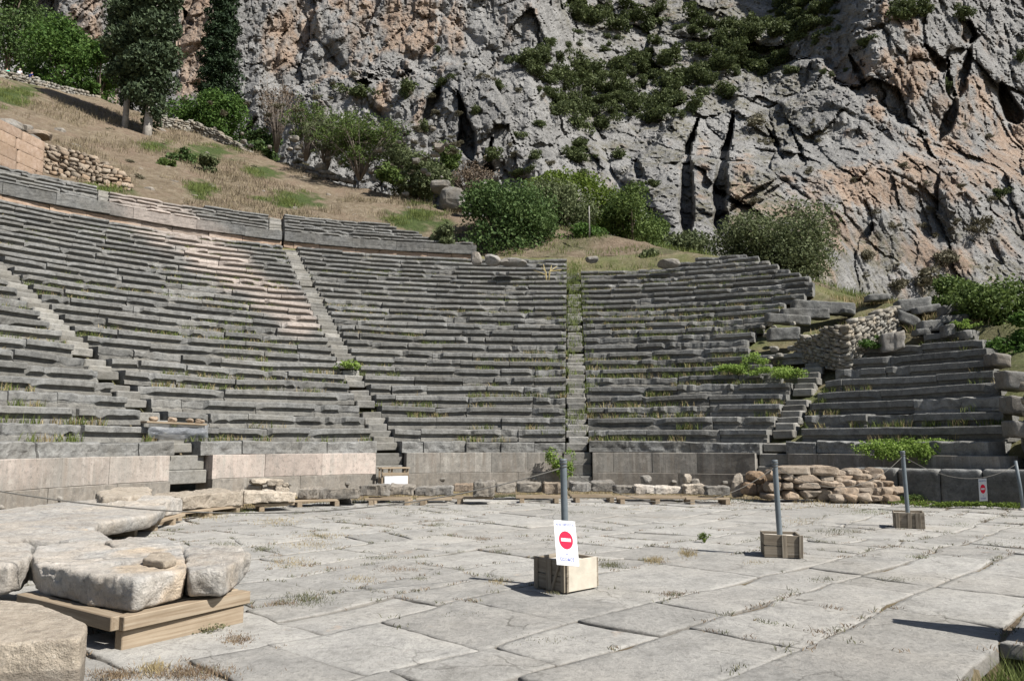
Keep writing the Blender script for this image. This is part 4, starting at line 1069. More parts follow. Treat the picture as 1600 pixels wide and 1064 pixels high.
for bu, bv, br in band:
    for i in range(max(2, int(br / 3.6))):
        u = bu + r_.gauss(0, br * 0.72); v = bv + r_.gauss(0, br * 0.45)
        scrub(u, v, r_.uniform(10, 25), r_.choice(protos), 'dark green scrub bush in the steep rocky gully', 'scrub bushes filling the gully')
for i in range(58):
    u, v = r_.uniform(825, 1330), r_.uniform(8, 275)
    if v > np.interp(u, [825, 1000, 1050, 1130, 1250, 1330], [275, 240, 200, 165, 110, 130]): continue
    scrub(u, v, r_.uniform(5, 13), r_.choice(protos), 'dark green scrub bush in the steep rocky gully', 'scrub bushes filling the gully')
for i in range(70):
    u = r_.choice([r_.uniform(1170, 1560), r_.uniform(1170, 1560), r_.uniform(420, 860)]); v = r_.uniform(180, 430) if u > 1000 else r_.uniform(100, 260)
    scrub(u, v, r_.uniform(4, 11), r_.choice(protos_d), 'small dull brown scrub tuft on a bare rock face', 'dry tufts on the rock faces')
for u, v, rp in ((1185, 190, 22), (1440, 432, 30), (1405, 440, 22), (1350, 395, 20), (1530, 350, 24), (1300, 345, 16), (1280, 200, 16), (1470, 400, 26), (1180, 180, 16)):
    scrub(u, v, rp, r_.choice(protos_d), 'large dry brown scrub patch spreading over the right hand rock', 'large dry scrub on the right')

# ================================================================== LOOSE STONES, PALLETS
def slab_vf(outline, z0, z1, rnd=0.06, amp=0.03, seed=0, step=0.05, slope=(0, 0), under=0.0):
    """thick irregular slab: plan outline (convex-ish), rounded arrises, rough faces. slope tilts the top"""
    q = np.array([[p_[0], p_[1]] for p_ in outline], float)
    area = 0.5 * np.sum(q[:, 0] * np.roll(q[:, 1], -1) - np.roll(q[:, 0], -1) * q[:, 1])
    if area < 0: q = q[::-1]
    for _ in range(2):     # soften corners
        a = q * 0.94 + np.roll(q, -1, 0) * 0.06; b_ = q * 0.06 + np.roll(q, -1, 0) * 0.94
        q = np.stack([a, b_], 1).reshape(-1, 2)
    seg = np.linalg.norm(np.roll(q, -1, 0) - q, axis=1); L = seg.sum(); k = max(16, int(L / step))
    cum = np.concatenate([[0], np.cumsum(seg)]); qq = np.concatenate([q, q[:1]])
    t = np.arange(k) / k * L
    ring = np.stack([np.interp(t, cum, qq[:, 0]), np.interp(t, cum, qq[:, 1])], 1)
    c = ring.mean(0); d = ring - c; R = np.linalg.norm(d, axis=1)[:, None]; dn = d / R
    h = z1 - z0; nside = max(3, int(h / step))
    lv = []
    rb = min(rnd * 0.7, h * 0.3); rt = min(rnd, h * 0.4)
    lv.append((0.5, z0)); lv.append((rb * 1.2, z0)); lv.append((rb * 0.3, z0 + rb * 0.3)); 
    for f in np.linspace(0, 1, nside): lv.append((0.0, z0 + rb + (h - rb - rt) * f))
    for an in (30, 60): lv.append((rt * (1 - cos(radians(an))), z1 - rt + rt * sin(radians(an))))
    lv.append((rt, z1)); rm = float(R.mean()); ins = rt
    ntop = max(4, int(rm / (step * 1.6)))
    V = []
    for ins_, z in lv:
        V.append(np.column_stack([c + dn * np.maximum(R - ins_ - under * np.clip((z0 + h * 0.7 - z) / h, 0, 1), 0.03), np.full(k, z)]))
    for f in np.linspace(0, 1, ntop + 1)[1:-1]:
        V.append(np.column_stack([c + dn * (R - rt) * (1 - f), np.full(k, z1)]))
    nr = len(V); V = np.concatenate(V + [np.array([[c[0], c[1], z1], [c[0], c[1], z0]])])
    top = np.clip((V[:, 2] - z0) / h, 0, 1)
    V[:, 2] += top * ((V[:, 0] - c[0]) * slope[0] + (V[:, 1] - c[1]) * slope[1])
    o = seed * 3.17
    nv_ = np.stack([fbm(V * 3.4 + o, 6, 131, 0.62), fbm(V * 3.4 + o, 6, 132, 0.62), fbm(V * 3.4 + o, 6, 133, 0.62)], 1)
    F1, F2, cid = worley(V * 4.5 + 0.5 * nv_ + o, 134)
    V = V + nv_ * amp * np.array([1, 1, 0.7]) + (np.append(np.repeat(dn, 1, 0)[np.arange(len(V) - 2) % k], np.zeros((2, 2)), 0) @ np.array([[1, 0, 0], [0, 1, 0]])) * ((cid - 0.5) * amp * 0.8)[:, None] * (1 - sstep(0.85, 1.0, top))[:, None]
    V[:, 2] += top * (cid - 0.5) * amp * 0.5
    i = np.arange(nr - 1)[:, None] * k; kk = np.arange(k)[None]; k2 = (kk + 1) % k
    Q = np.stack([i + kk, i + k2, i + k + k2, i + k + kk], -1).reshape(-1, 4)
    kk = kk[0]; k2 = k2[0]
    T = np.concatenate([np.stack([(nr - 1) * k + kk, (nr - 1) * k + k2, np.full(k, nr * k)], 1), np.stack([k2, kk, np.full(k, nr * k + 1)], 1)])
    return V, [Q, T]
def stone(name, label, cat, outline, z0, z1, mat, seed, group=None, rnd=0.06, amp=0.03, step=0.05, slope=(0, 0), tint=None, under=0.0, smooth=True):
    V, fs = slab_vf(outline, z0, z1, rnd, amp, seed, step, slope, under)
    tn = np.zeros((len(V), 3)); tn[:, 0] = 0.5
    if tint is not None: tn[:] = tint(V) if callable(tint) else tint
    mb = MB(); mb.add(V, fs, tn); c = V.mean(0); c[2] = z0
    return obj(name, mb.mesh(name, smooth), M[mat], None, label, cat, group, None, c)
def px_outline(pts, z): return [onz(u, v, z)[:2] for u, v in pts]
def board(parent, p0, p1, wd, ht, mat='wood', name='board', bev=0.006, roll=0.0):
    """timber from p0 to p1 (axis), local x along its length"""
    p0, p1 = np.asarray(p0, float), np.asarray(p1, float); d = p1 - p0; L = np.linalg.norm(d)
    V, fs = chbox_vf(L / 2, wd / 2, ht / 2, bev)
    me = mesh_np(name, V, fs)
    o = bpy.data.objects.new(name, me); COL.objects.link(o); me.materials.append(M[mat])
    c = (p0 + p1) / 2
    o.rotation_euler = (roll, -math.asin(d[2] / L), math.atan2(d[1], d[0]))
    if parent is not None: o.parent = parent; c = c - np.array(parent.location)
    o.location = c
    return o
SLABG = 'big broken orchestra slabs laid out at the left'
edge_pale = lambda sd, k=0.9: (lambda V: np.stack([0.5 + 0.25 * fbm(V * 1.5, 3, sd), np.zeros(len(V)), k * sstep(0.05, 0.3, fbm(V * 1.1 + sd, 4, 141))], 1))
# foreground corner block
stone('stone_block', 'thick tan stone block cut off by the lower left corner', 'stone block', px_outline([(-170, 934), (0, 936), (66, 942), (139, 973), (128, 996), (60, 1000), (0, 1003), (-170, 1012)], 0.47), 0.13, 0.47, 'slabtan', 201, SLABG, 0.025, 0.012, 0.025, tint=lambda V: np.stack([np.where(V[:, 2] < 0.30, -0.45, 0.7), np.zeros(len(V)), 0.75 * sstep(0.26, 0.34, V[:, 2] + 0.05 * fbm(V * 3, 3, 1)) * (1 - sstep(0.46, 0.475, V[:, 2]) * 0.5)], 1))
z_ = 0.50
stone('stone_slab', 'large rough whitish slab on the timber frame, nearest of the broken slabs', 'stone slab', px_outline([(48, 868), (60, 880), (140, 896), (214, 905), (292, 888), (290, 868), (285, 848), (200, 842), (110, 845), (62, 852)], z_), 0.256, z_, 'slab', 202, SLABG, 0.035, 0.032, 0.022, tint=lambda V: np.stack([0.72 + 0.3 * fbm(V * 2, 3, 5), np.zeros(len(V)), 0.75 * sstep(-0.1, 0.25, fbm(V * 1.4, 3, 6) + 0.35 * (V[:, 0] + 2.9))], 1), under=0.05)
stone('stone_slab', 'right hand broken slab with the dark notch, on the timber frame', 'stone slab', px_outline([(291, 892), (350, 890), (392, 864), (372, 850), (300, 848), (288, 862)], z_ - 0.01), 0.27, z_ - 0.01, 'slab', 203, SLABG, 0.04, 0.035, 0.022, tint=edge_pale(7, 0.5), under=0.05)
stone('stone_slab', 'pitted tan slab at the left edge behind the corner block', 'stone slab', px_outline([(-190, 846), (-60, 842), (0, 842), (50, 850), (46, 870), (20, 880), (-40, 882), (-190, 884)], z_), 0.24, z_, 'slab', 204, SLABG, 0.05, 0.04, 0.024, tint=edge_pale(8, 0.8), under=0.05)
stone('stone_slab', 'narrow orange edged slab between the near slabs and the widest flat slab', 'stone slab', px_outline([(-200, 824), (0, 824), (120, 822), (172, 834), (178, 845), (150, 846), (0, 843), (-200, 846)], 0.44), 0.2, 0.44, 'slab', 205, SLABG, 0.06, 0.04, 0.035, tint=edge_pale(9, 1.0))
stone('stone_slab', 'widest flat grey slab lying behind the near stones at the left edge', 'stone slab', px_outline([(-220, 800), (0, 796), (150, 779), (232, 776), (262, 790), (240, 803), (156, 815), (148, 826), (0, 826), (-220, 828)], 0.40), 0.18, 0.40, 'slab', 206, SLABG, 0.05, 0.035, 0.045, tint=lambda V: np.stack([0.42 + 0.3 * fbm(V * 1.5, 3, 11), np.zeros(len(V)), 0.0 * V[:, 0]], 1), under=0.1)
stone('stone_slab', 'thin flaked slab resting between two slabs, with a tan chip beside it', 'stone slab', px_outline([(165, 846), (200, 838), (260, 838), (275, 846), (230, 852), (180, 852)], 0.52), 0.42, 0.52, 'slab', 207, SLABG, 0.03, 0.03, 0.03)
stone('stone_chip', 'angular tan stone chip lying on top of the near slab', 'stone', px_outline([(222, 872), (240, 861), (268, 862), (276, 872), (258, 878)], 0.55), 0.49, 0.55, 'slabtan', 208, None, 0.02, 0.02, 0.02, tint=[0.6, 0, 0.8])
stone('stone_slab', 'flat weathered slab with ragged pale end beside the podium foot', 'stone slab', px_outline([(150, 768), (185, 761), (232, 760), (238, 770), (205, 776), (160, 776)], 0.52), 0.30, 0.52, 'slabtan', 209, SLABG, 0.06, 0.05, 0.04)
# timber frame under the near slabs
P0 = onz(180, 992); fr = thing('timber_support', 'pale timber frame carrying the nearest broken slabs', 'timber frame', (P0[0], P0[1], 0))
a0_ = onz(186, 972, .21); a1_ = onz(40, 935, .21); b1_ = onz(384, 930, .21)
d1 = (a1_ - a0_) / np.linalg.norm(a1_ - a0_); d2 = (b1_ - a0_) / np.linalg.norm(b1_ - a0_)
for nm, s0, e0, zc, hh in (('beam', a0_, a0_ + d1 * 1.5, 0.205, 0.10), ('beam', a0_ + d2 * 0.0, b1_, 0.203, 0.10)):
    board(fr, (s0[0], s0[1], zc), (e0[0], e0[1], zc), 0.12, hh, name=nm)
c0 = onz(172, 990, 0.06); c1 = onz(378, 946, 0.06)
c0 = a0_ + d2 * 0.02 - d1 * -0.03; c1 = b1_ - d2 * 0.05
board(fr, (c0[0], c0[1], 0.075), (c1[0], c1[1], 0.075), 0.09, 0.145, name='beam')
board(fr, (c0[0] + d1[0] * 1.1, c0[1] + d1[1] * 1.1, 0.075), (c1[0] + d1[0] * 1.1, c1[1] + d1[1] * 1.1, 0.075), 0.09, 0.145, name='beam')
for k_ in (0.16, 0.31, 0.46, 0.62, 0.80, 1.15): board(fr, (a0_[0] + d1[0] * k_, a0_[1] + d1[1] * k_ + .13, 0.204), (b1_[0] + d1[0] * k_, b1_[1] + d1[1] * k_, 0.204), 0.12, 0.098, name='beam')
# long slabs on boards round the left of the orchestra
ARC = 'stones set on boards along the orchestra rim'
def rim_stone(u0, u1, vt, vb, mat, label, seed, dpt=0.75, z0=0.2, skew=0, tint=None, rnd=0.035, amp=0.055, vbase=None, h=None):
    """block whose front face spans u0..u1, between image rows vt (top) and vb (bottom); bottom at z0"""
    f0, f1_ = onz(u0, vb, z0), onz(u1, vb + skew, z0)
    D_ = (f0[1] + f1_[1]) / 2; hh = h or max(0.16, (vb - vt) / F * D_ * 0.98)
    t = (f1_ - f0)[:2]; t = t / np.linalg.norm(t); nb = np.array([-t[1], t[0]])
    r_ = random.Random(seed)
    z0 = z0 + r_.uniform(-.03, .0); f0 = f0 + np.array([*nb, 0]) * r_.uniform(-.06, .12); f1_ = f1_ + np.array([*nb, 0]) * r_.uniform(-.06, .12); hh *= r_.uniform(.8, 1.1)
    o = [f0[:2], f0[:2] * .5 + f1_[:2] * .5 - nb * r_.uniform(-.04, .07), f1_[:2], f1_[:2] + nb * dpt * r_.uniform(.8, 1), f0[:2] + nb * dpt * r_.uniform(.8, 1.05)]
    return stone('rim_stone', label, 'stone', o, z0, z0 + hh, mat, seed, ARC, rnd, amp, 0.055, (r_.uniform(-.06, .06), r_.uniform(-.06, .06)), tint or [r_.uniform(.2, .8), 0, r_.uniform(0, .35)], 0.0, False)
rim = [(150, 285, 792, 826, 'slab', 'long pale slab with crumbling dark underside, left end of the rim stones', -26, 0.9),
       (280, 382, 776, 795, 'slabtan', 'long tan slab on a slanting board below the dark hole', -9, 1.0), (380, 463, 771, 786, 'slabtan', 'tan slab carrying the little heap of flakes', -3, 0.9),
       (464, 495, 761, 778, 'greyrock', 'squarish grey stone with a slanting crack, right of the flake heap', 0, 0.6), (496, 558, 761, 777, 'greyrock', 'long grey stone in front of the lit pink wall', 0, 0.6),
       (560, 606, 759, 774, 'greyrock', 'grey rim stone below the timber bench, left one', 0, 0.6), (606, 646, 757, 773, 'greyrock', 'grey rim stone directly under the white board', 0, 0.6), (648, 706, 757, 773, 'greyrock', 'long flat grey rim stone with the slanting stick in front', 0, 0.6),
       (709, 740, 755, 768, 'rubble', 'short orange tan rim stone', 0, 0.5), (740, 772, 753, 775, 'greyrock', 'broken white chipped rim stone', 0, 0.55), (774, 806, 756, 769, 'greyrock', 'slender dark edged rim stone left of the front post', 0, 0.6),
       (808, 847, 755, 769, 'greyrock', 'rim stone with a white diagonal fracture', 0, 0.6), (849, 876, 754, 770, 'rubble', 'reddish rim stone just left of the front post', 0, 0.6), (893, 925, 754, 767, 'greyrock', 'grey rim stone just right of the front post', 0, 0.6),
       (926, 961, 753, 767, 'greyrock', 'smooth grey rim stone, second right of the front post', 0, 0.6), (963, 992, 756, 770, 'greyrock', 'lumpy grey rim stone under the lone cobble', 0, 0.6), (993, 1070, 757, 771, 'slab', 'long scarred grey rim stone', 0, 0.6),
       (1072, 1104, 758, 772, 'slabtan', 'pale rim stone under two small white stones', 0, 0.55), (1105, 1143, 757, 774, 'greyrock', 'rough grey rim stone beside the upright slab', 0, 0.5)]
for i, (u0, u1, vt, vb, mt, lb, sk, dp) in enumerate(rim):
    rim_stone(u0, u1, vt, vb, mt, lb, 220 + i, dp, 0.20 if i else 0.18, sk, h=0.27 if i < 3 else None)
def rock(name, label, cat, P, half, mat, seed, group=None, tint=None, sq=0.65, rot=0.0, amp=0.22, res=(14, 22)):
    V, Q = slab_like((0, 0, 0), half, seed, sq, amp, *res)
    c_, s_ = cos(rot), sin(rot); V = V @ np.array([[c_, s_, 0], [-s_, c_, 0], [0, 0, 1]]) + np.asarray(P)
    V = V + 0.10 * min(half) * np.stack([fbm(V * 2.2 / min(half) * 0.3, 4, 151), fbm(V * 2.2 / min(half) * 0.3, 4, 152), fbm(V * 2.2 / min(half) * 0.3, 4, 153)], 1) * 1.5
    tn = np.zeros((len(V), 3)); tn[:, 0] = (seed * 0.618) % 1 * 0.6 + 0.2
    if tint is not None: tn[:] = tint
    mb = MB(); mb.add(V, Q, tn)
    return obj(name, mb.mesh(name, False), M[mat], None, label, cat, group, None, P)
def rock_px(name, label, cat, u, v, wpx, hpx, mat, seed, D_=None, z=None, group=None, dep=None, rot=0.0, tint=None, sq=0.65):
    P = aty(u, v, D_); s = px_m(P); hx, hz = wpx / s / 2, hpx / s / 2
    return rock(name, label, cat, P, (hx, dep or hx * 0.8, hz), mat, seed, group, tint, sq, rot)
rock_px('cobble', 'round grey cobble on the paving in front of the rim stones', 'stone', 539, 784, 22, 14, 'greyrock', 301, 19.2)
rock_px('cobble', 'lone grey cobble sitting on the rim stones, right of the front post', 'stone', 1009, 749, 18, 14, 'greyrock', 302, 21.3)
rock_px('cobble', 'small white stone on the rim, left one of the pair', 'stone', 1074, 747, 13, 14, 'slabtan', 303, 21.4)
rock_px('cobble', 'small white stone on the rim, right one of the pair', 'stone', 1086, 752, 14, 9, 'greyrock', 304, 21.4)
rock_px('upright_stone', 'pale upright slab between rim stones and porous orange rocks', 'stone', 1152, 757, 17, 36, 'slabtan', 305, 21.0, sq=0.4)
for i, (u, v, w_, h_) in enumerate([(397, 762, 26, 15), (420, 766, 22, 12), (440, 765, 22, 10), (408, 752, 34, 10), (430, 754, 28, 10), (425, 760, 16, 9), (446, 757, 12, 8)]):
    rock_px('flake', 'flat tan flake in the little heap on the rim slabs', 'stone', u, v, w_, h_, 'slabtan', 310 + i, 19.3, group='flakes heaped on the rim slab', rot=0.3 * i, tint=[0.6, 0, 0.4])
# boards below the rim stones
RB = 'board supports under the rim stones'
def rim_boards(u0, u1, v, lab, sk=0, z=0.14):
    p0, p1 = onz(u0, v, z), onz(u1, v + sk, z)
    th = thing('pallet', lab, 'pallet', (p0[0], p0[1], 0), RB)
    t = (p1 - p0) / np.linalg.norm(p1 - p0); nb = np.array([-t[1], t[0], 0])
    for k in range(2): board(th, p0 + nb * (0.03 + 0.5 * k), p1 + nb * (0.03 + 0.5 * k), 0.10, 0.05)
    L = np.linalg.norm(p1 - p0); q = 0.15
    while q < L:
        c_ = p0 + t * q; board(th, (c_[0] - nb[0] * 0.02, c_[1] - nb[1] * 0.02, 0.055), (c_[0] + nb[0] * 0.7, c_[1] + nb[1] * 0.7, 0.055), 0.11, 0.115, name='bearer'); q += 0.85
for u0, u1, v, sk, lb in ((205, 288, 826, -22, 'short boards in deep shade under the crumbling left rim slab'), (272, 380, 803, -13, 'slanting board pair below the dark hole in the podium'), (398, 460, 789, -2, 'short board pair under the heap of flakes'), (458, 530, 783, -2, 'orange lit boards left of the round cobble'), (570, 638, 780, 0, 'boards under the two stones below the timber bench'), (650, 706, 780, 0, 'boards behind the slanting stick'),
                          (708, 770, 778, 0, 'boards under orange and white chipped rim stones'), (806, 890, 777, 0, 'boards running behind the front post'), (893, 960, 776, 0, 'boards just right of the front post'), (963, 1070, 778, 0, 'boards under the long scarred rim stone'), (1072, 1140, 779, 0, 'boards under the rightmost rim stones')):
    rim_boards(u0, u1, v, lb, sk)
p0, p1 = onz(640, 786, 0.03), onz(735, 768, 0.22)
th = thing('stick', 'slanting grey stick leaning on the rim stones', 'stick', tuple(p0)); board(th, p0, p1, 0.035, 0.03, 'oldwood', 'shaft')
# porous orange rocks, tan stack, heap
PS = 'stones piled at the right end of the rim'
for i, (u, v, w_, h_) in enumerate([(1170, 764, 26, 24), (1192, 766, 24, 22), (1180, 746, 30, 20), (1196, 748, 16, 14)]):
    rock_px('porous_rock', 'porous rusty orange rock beside the upright slab', 'stone', u, v, w_, h_, 'rubble', 330 + i, 20.6, group='porous orange rocks', tint=[0.35, 0, 0.85])
stack = [(1240, 734, 74, 14, 'thin cap stone over the tan stack, left'), (1284, 735, 52, 16, 'thin cap stone over the tan stack, right'), (1256, 745, 52, 17, 'largest flat tan block high in the tan stack'), (1286, 746, 24, 16, 'rounded end block high in the tan stack'), (1254, 757, 44, 13, 'middle tan block of the stack, left'), (1287, 757, 34, 13, 'middle tan block of the stack, right'), (1262, 771, 32, 17, 'white faced block low in the tan stack'), (1284, 771, 20, 18, 'brown block low in the tan stack'),
         (1206, 743, 20, 18, 'pale block at the left end of the tan stack'), (1206, 760, 20, 16, 'lower pale block at the left end of the tan stack'), (1206, 775, 30, 10, 'shaded bottom block of the tan stack, left'), (1232, 772, 26, 16, 'shaded bottom block of the tan stack, middle'), (1224, 757, 20, 16, 'shaded block behind the second post'), (1224, 744, 20, 14, 'shaded upper block behind the second post')]
for i, (u, v, w_, h_, lb) in enumerate(stack):
    rock_px('stack_stone', lb, 'stone', u, v, w_, h_, 'rubble', 340 + i, 20.0, group='tan blocks stacked behind the second post', dep=0.35, sq=0.45, tint=[0.5 + 0.2 * ((i * 7) % 3 - 1), 0, 0.15 * (i % 3)])
r_ = random.Random(44); hn = 0
for row in range(5):
    v = 777 - row * 9.6; x0_ = 1296 + row * 1.5; x1_ = 1397 - row * row * 2.6
    u = x0_
    while u < x1_:
        w_ = r_.uniform(12, 26) if row else r_.uniform(16, 34); h_ = r_.uniform(9.5, 13)
        rock_px('heap_stone', 'tan stone in the round heap in front of the low coped wall', 'stone', u + w_ / 2, v + r_.uniform(-2, 2), w_ * 1.12, h_ * 1.15, 'rubble', 400 + hn, 19.3 + 0.25 * row - 0.004 * (u - 1350) + 0.12 * r_.random(), group='tan stones in the round heap', rot=r_.gauss(0, .3), dep=0.26, tint=[r_.uniform(.3, .8), 0, r_.choice([0, 0, .2, .5])], sq=0.6); hn += 1
        u += w_ * 0.9
for i in range(16):   # filling behind the visible faces
    rock_px('heap_stone', 'tan stone in the round heap in front of the low coped wall', 'stone', r_.uniform(1305, 1385), r_.uniform(745, 775), r_.uniform(16, 28), r_.uniform(11, 15), 'rubble', 460 + i, 19.75 + 0.3 * r_.random(), group='tan stones in the round heap', tint=[.5, 0, .1])

# ================================================================== LOW COPED WALL, PIER, END WALLS
Lw, Rw = onz(1298, 782), onz(1562, 790); Rw = np.array([12.0, 18.2, 0]); Lw = np.array([8.9, 20.6, 0])
t = (Rw - Lw) / np.linalg.norm(Rw - Lw); nb = np.array([-t[1], t[0], 0]); LL = np.linalg.norm(Rw - Lw)
th = thing('low_wall', 'low wall with shade painted dark on its face and worn pale coping, carrying the far sign', 'wall', tuple((Lw + Rw) / 2))
mb = MB(); mc = MB(); q = 0; r_ = random.Random(12)
while q < LL - 0.05:
    L = min(r_.uniform(0.9, 1.3), LL - q); L = LL - q if LL - q - L < 0.4 else L
    c0 = Lw + t * (q + 0.008); c1 = Lw + t * (q + L - 0.008)
    V, fs = slab_vf([c0[:2], c1[:2], (c1 + nb * .5)[:2], (c0 + nb * .5)[:2]], -0.06, 0.84 + 0.012 * r_.gauss(0, 1), 0.07, 0.025, 600 + q, 0.06)
    tn = np.zeros((len(V), 3)); tn[:, 0] = 0.0 + 0.8 * sstep(0.68, 0.76, V[:, 2]); tn[:, 2] = 0.15 * (1 - sstep(0.6, 0.75, V[:, 2]))  # shade on the wall face put into the tint; coping left lighter
    mb.add(V, fs, tn); q += L
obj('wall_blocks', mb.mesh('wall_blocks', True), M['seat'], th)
e0 = Rw + t * 0.02
V, fs = slab_vf([e0[:2], (e0 + t * 0.24)[:2], (e0 + t * 0.24 + nb * .55)[:2], (e0 + nb * .55)[:2]], -0.06, 0.80, 0.04, 0.02, 633, 0.05)
mb = MB(); mb.add(V, fs, [0.75, 0, 0]); obj('end_slab', mb.mesh('end_slab', True), M['greyrock'], th)
# pier at the right edge
def masonry_box(parent, name, c, ax, ay, z0, z1, mat, seed, course=0.5, lmin=0.8, lmax=1.4, amp=0.02):
    """coursed block masonry with its front along ax (half vector), depth along ay (half vector)"""
    r_ = random.Random(seed); mb = MB(); z = z0; c = np.asarray(c, float); LX = np.linalg.norm(ax) * 2; tx = ax / np.linalg.norm(ax)
    while z < z1 - 0.02:
        h = min(course * r_.uniform(.85, 1.15), z1 - z); h = z1 - z if z1 - z - h < 0.15 else h; q = 0
        while q < LX - 0.01:
            L = min(r_.uniform(lmin, lmax), LX - q); L = LX - q if LX - q - L < 0.25 else L
            p0 = c - ax + tx * (q + .005); p1 = c - ax + tx * (q + L - .005)
            V, fs = slab_vf([(p0 - ay)[:2], (p1 - ay)[:2], (p1 + ay)[:2], (p0 + ay)[:2]], z + .004, z + h - .004, 0.02, amp, r_.random() * 90, 0.10)
            mb.add(V, fs, [r_.uniform(.3, .7), 0, r_.choice([0, 0, .2])]); q += L
        z += h
    return obj(name, mb.mesh(name, True), M[mat], parent)
Pp = onz(1555, 778); Pp = np.array([12.55, 18.35, 0])
th = thing('pier', 'squared dark stone pier at the right edge behind the last post', 'pier', tuple(Pp))
masonry_box(th, 'shaft', Pp + np.array([0.75, .5, 0]), np.array([0.78, -0.25, 0]), np.array([0.2, 0.5, 0]), -0.1, 1.62, 'seat', 71, 0.58, 0.7, 1.0)
V, fs = slab_vf([(12.35, 17.7), (14.3, 17.1), (14.6, 18.0), (12.6, 18.6)], -0.06, 0.30, 0.03, 0.02, 72, 0.08)
mb = MB(); mb.add(V, fs, [.5, 0, 0]); obj('footing', mb.mesh('footing', True), M['seat'], th)
# rubble masonry: many small stones in one wall face
def rubble_mb(path, zb, zt, thick, sw, sh, seed, lean_=0.0, jit=0.25):
    """path: list of xyz ground points; wall stands on them, zt heights at each"""
    r_ = random.Random(seed); mb = MB(); path = np.asarray(path, float); seg = np.linalg.norm(np.diff(path[:, :2], axis=0), axis=1); cum = np.concatenate([[0], np.cumsum(seg)])
    base = np.array([[-1, -1, -1], [1, -1, -1], [1, 1, -1], [-1, 1, -1], [-1, -1, 1], [1, -1, 1], [1, 1, 1], [-1, 1, 1]], float)
    ball, bq = slab_like((0, 0, 0), (1, 1, 1), 3, 0.42, 0.0, 6, 8)
    q = 0
    cols = []
    zmax = max(zt); lv = 0
    while lv < zmax:
        h = sh * r_.uniform(.7, 1.3); q = r_.random() * -sw
        while q < cum[-1]:
            w_ = sw * r_.uniform(.6, 1.5); m_ = np.clip(q + w_ / 2, 0, cum[-1]); top = np.interp(m_, cum, zt)
            if lv + h * 0.6 < top * r_.uniform(.92, 1.04):
                p_ = np.array([np.interp(m_, cum, path[:, k]) for k in range(3)])
                i = min(np.searchsorted(cum, m_, 'right') - 1, len(seg) - 1); d_ = (path[i + 1] - path[i]); tx = np.array([d_[0], d_[1], 0]); tx /= np.linalg.norm(tx); n_ = np.array([-tx[1], tx[0], 0])
                tz = np.array([tx[0], tx[1], d_[2] / np.hypot(d_[0], d_[1])])
                B = ball * (1 + 0.16 * np.array([r_.gauss(0, 1) for _ in range(len(ball))]))[:, None] * np.array([w_ * .52, thick * r_.uniform(.45, .55), h * .54])
                V = p_ + np.array([0, 0, zb + lv + h / 2 + r_.gauss(0, h * 0.12)]) + B[:, :1] * tz + B[:, 1:2] * n_ + B[:, 2:] * np.array([0, 0, 1]) + n_ * (lean_ * lv + r_.gauss(0, .04 * thick))
                mb.add(V, bq, [r_.uniform(.2, .85), 0, r_.choice([0, 0, 0, .3, .6])])
            q += w_
        lv += h
    return mb
# retaining wall of white rubble inside the broken right part
pts = [onbank(1250, 552, -.2), onbank(1320, 570, -.2), onbank(1397, 516, -.2)]
mb = rubble_mb(pts, -0.25, [0.8, 1.75, 1.15], 0.5, 0.19, 0.13, 21)
o = obj('rubble_wall', mb.mesh('rubble_wall', True), M['white rubble'], None, 'pale rubble retaining wall in the gap of the ruined right side', 'wall', None, None, pts[1])
# long dark blocks around it
def bank_block(u0, v0, u1, v1, hpx, lab, seed, dep=0.6, mat='seat', name='fallen_block', dz=-.05, tint=None):
    """block whose bottom front edge runs from (u0,v0) to (u1,v1)"""
    a_ = onbank((u0 + u1) / 2, (v0 + v1) / 2, dz); D_ = a_[1]
    p0 = aty(u0, v0, D_); p1 = aty(u1, v1, D_ - 0.35 * (u1 - u0) / 100)
    h = hpx / F * D_; t_ = (p1 - p0); ln = np.linalg.norm(t_[:2]); tt = t_[:2] / ln; nb_ = np.array([-tt[1], tt[0]])
    zb = min(p0[2], p1[2]); sl_ = t_[2] / ln
    o_ = [p0[:2], p1[:2], p1[:2] + nb_ * dep, p0[:2] + nb_ * dep]
    V, fs = slab_vf(o_, 0, h, 0.06, 0.045, seed, 0.07)
    V[:, 2] += p0[2] + ((V[:, 0] - p0[0]) * tt[0] + (V[:, 1] - p0[1]) * tt[1]) * sl_
    mb = MB(); mb.add(V, fs, tint or [random.Random(seed).uniform(.3, .65), 0, 0]); c_ = V.mean(0)
    return obj(name, mb.mesh(name, True), M[mat], None, lab, 'stone block', 'displaced blocks on the ruined right side', None, c_)
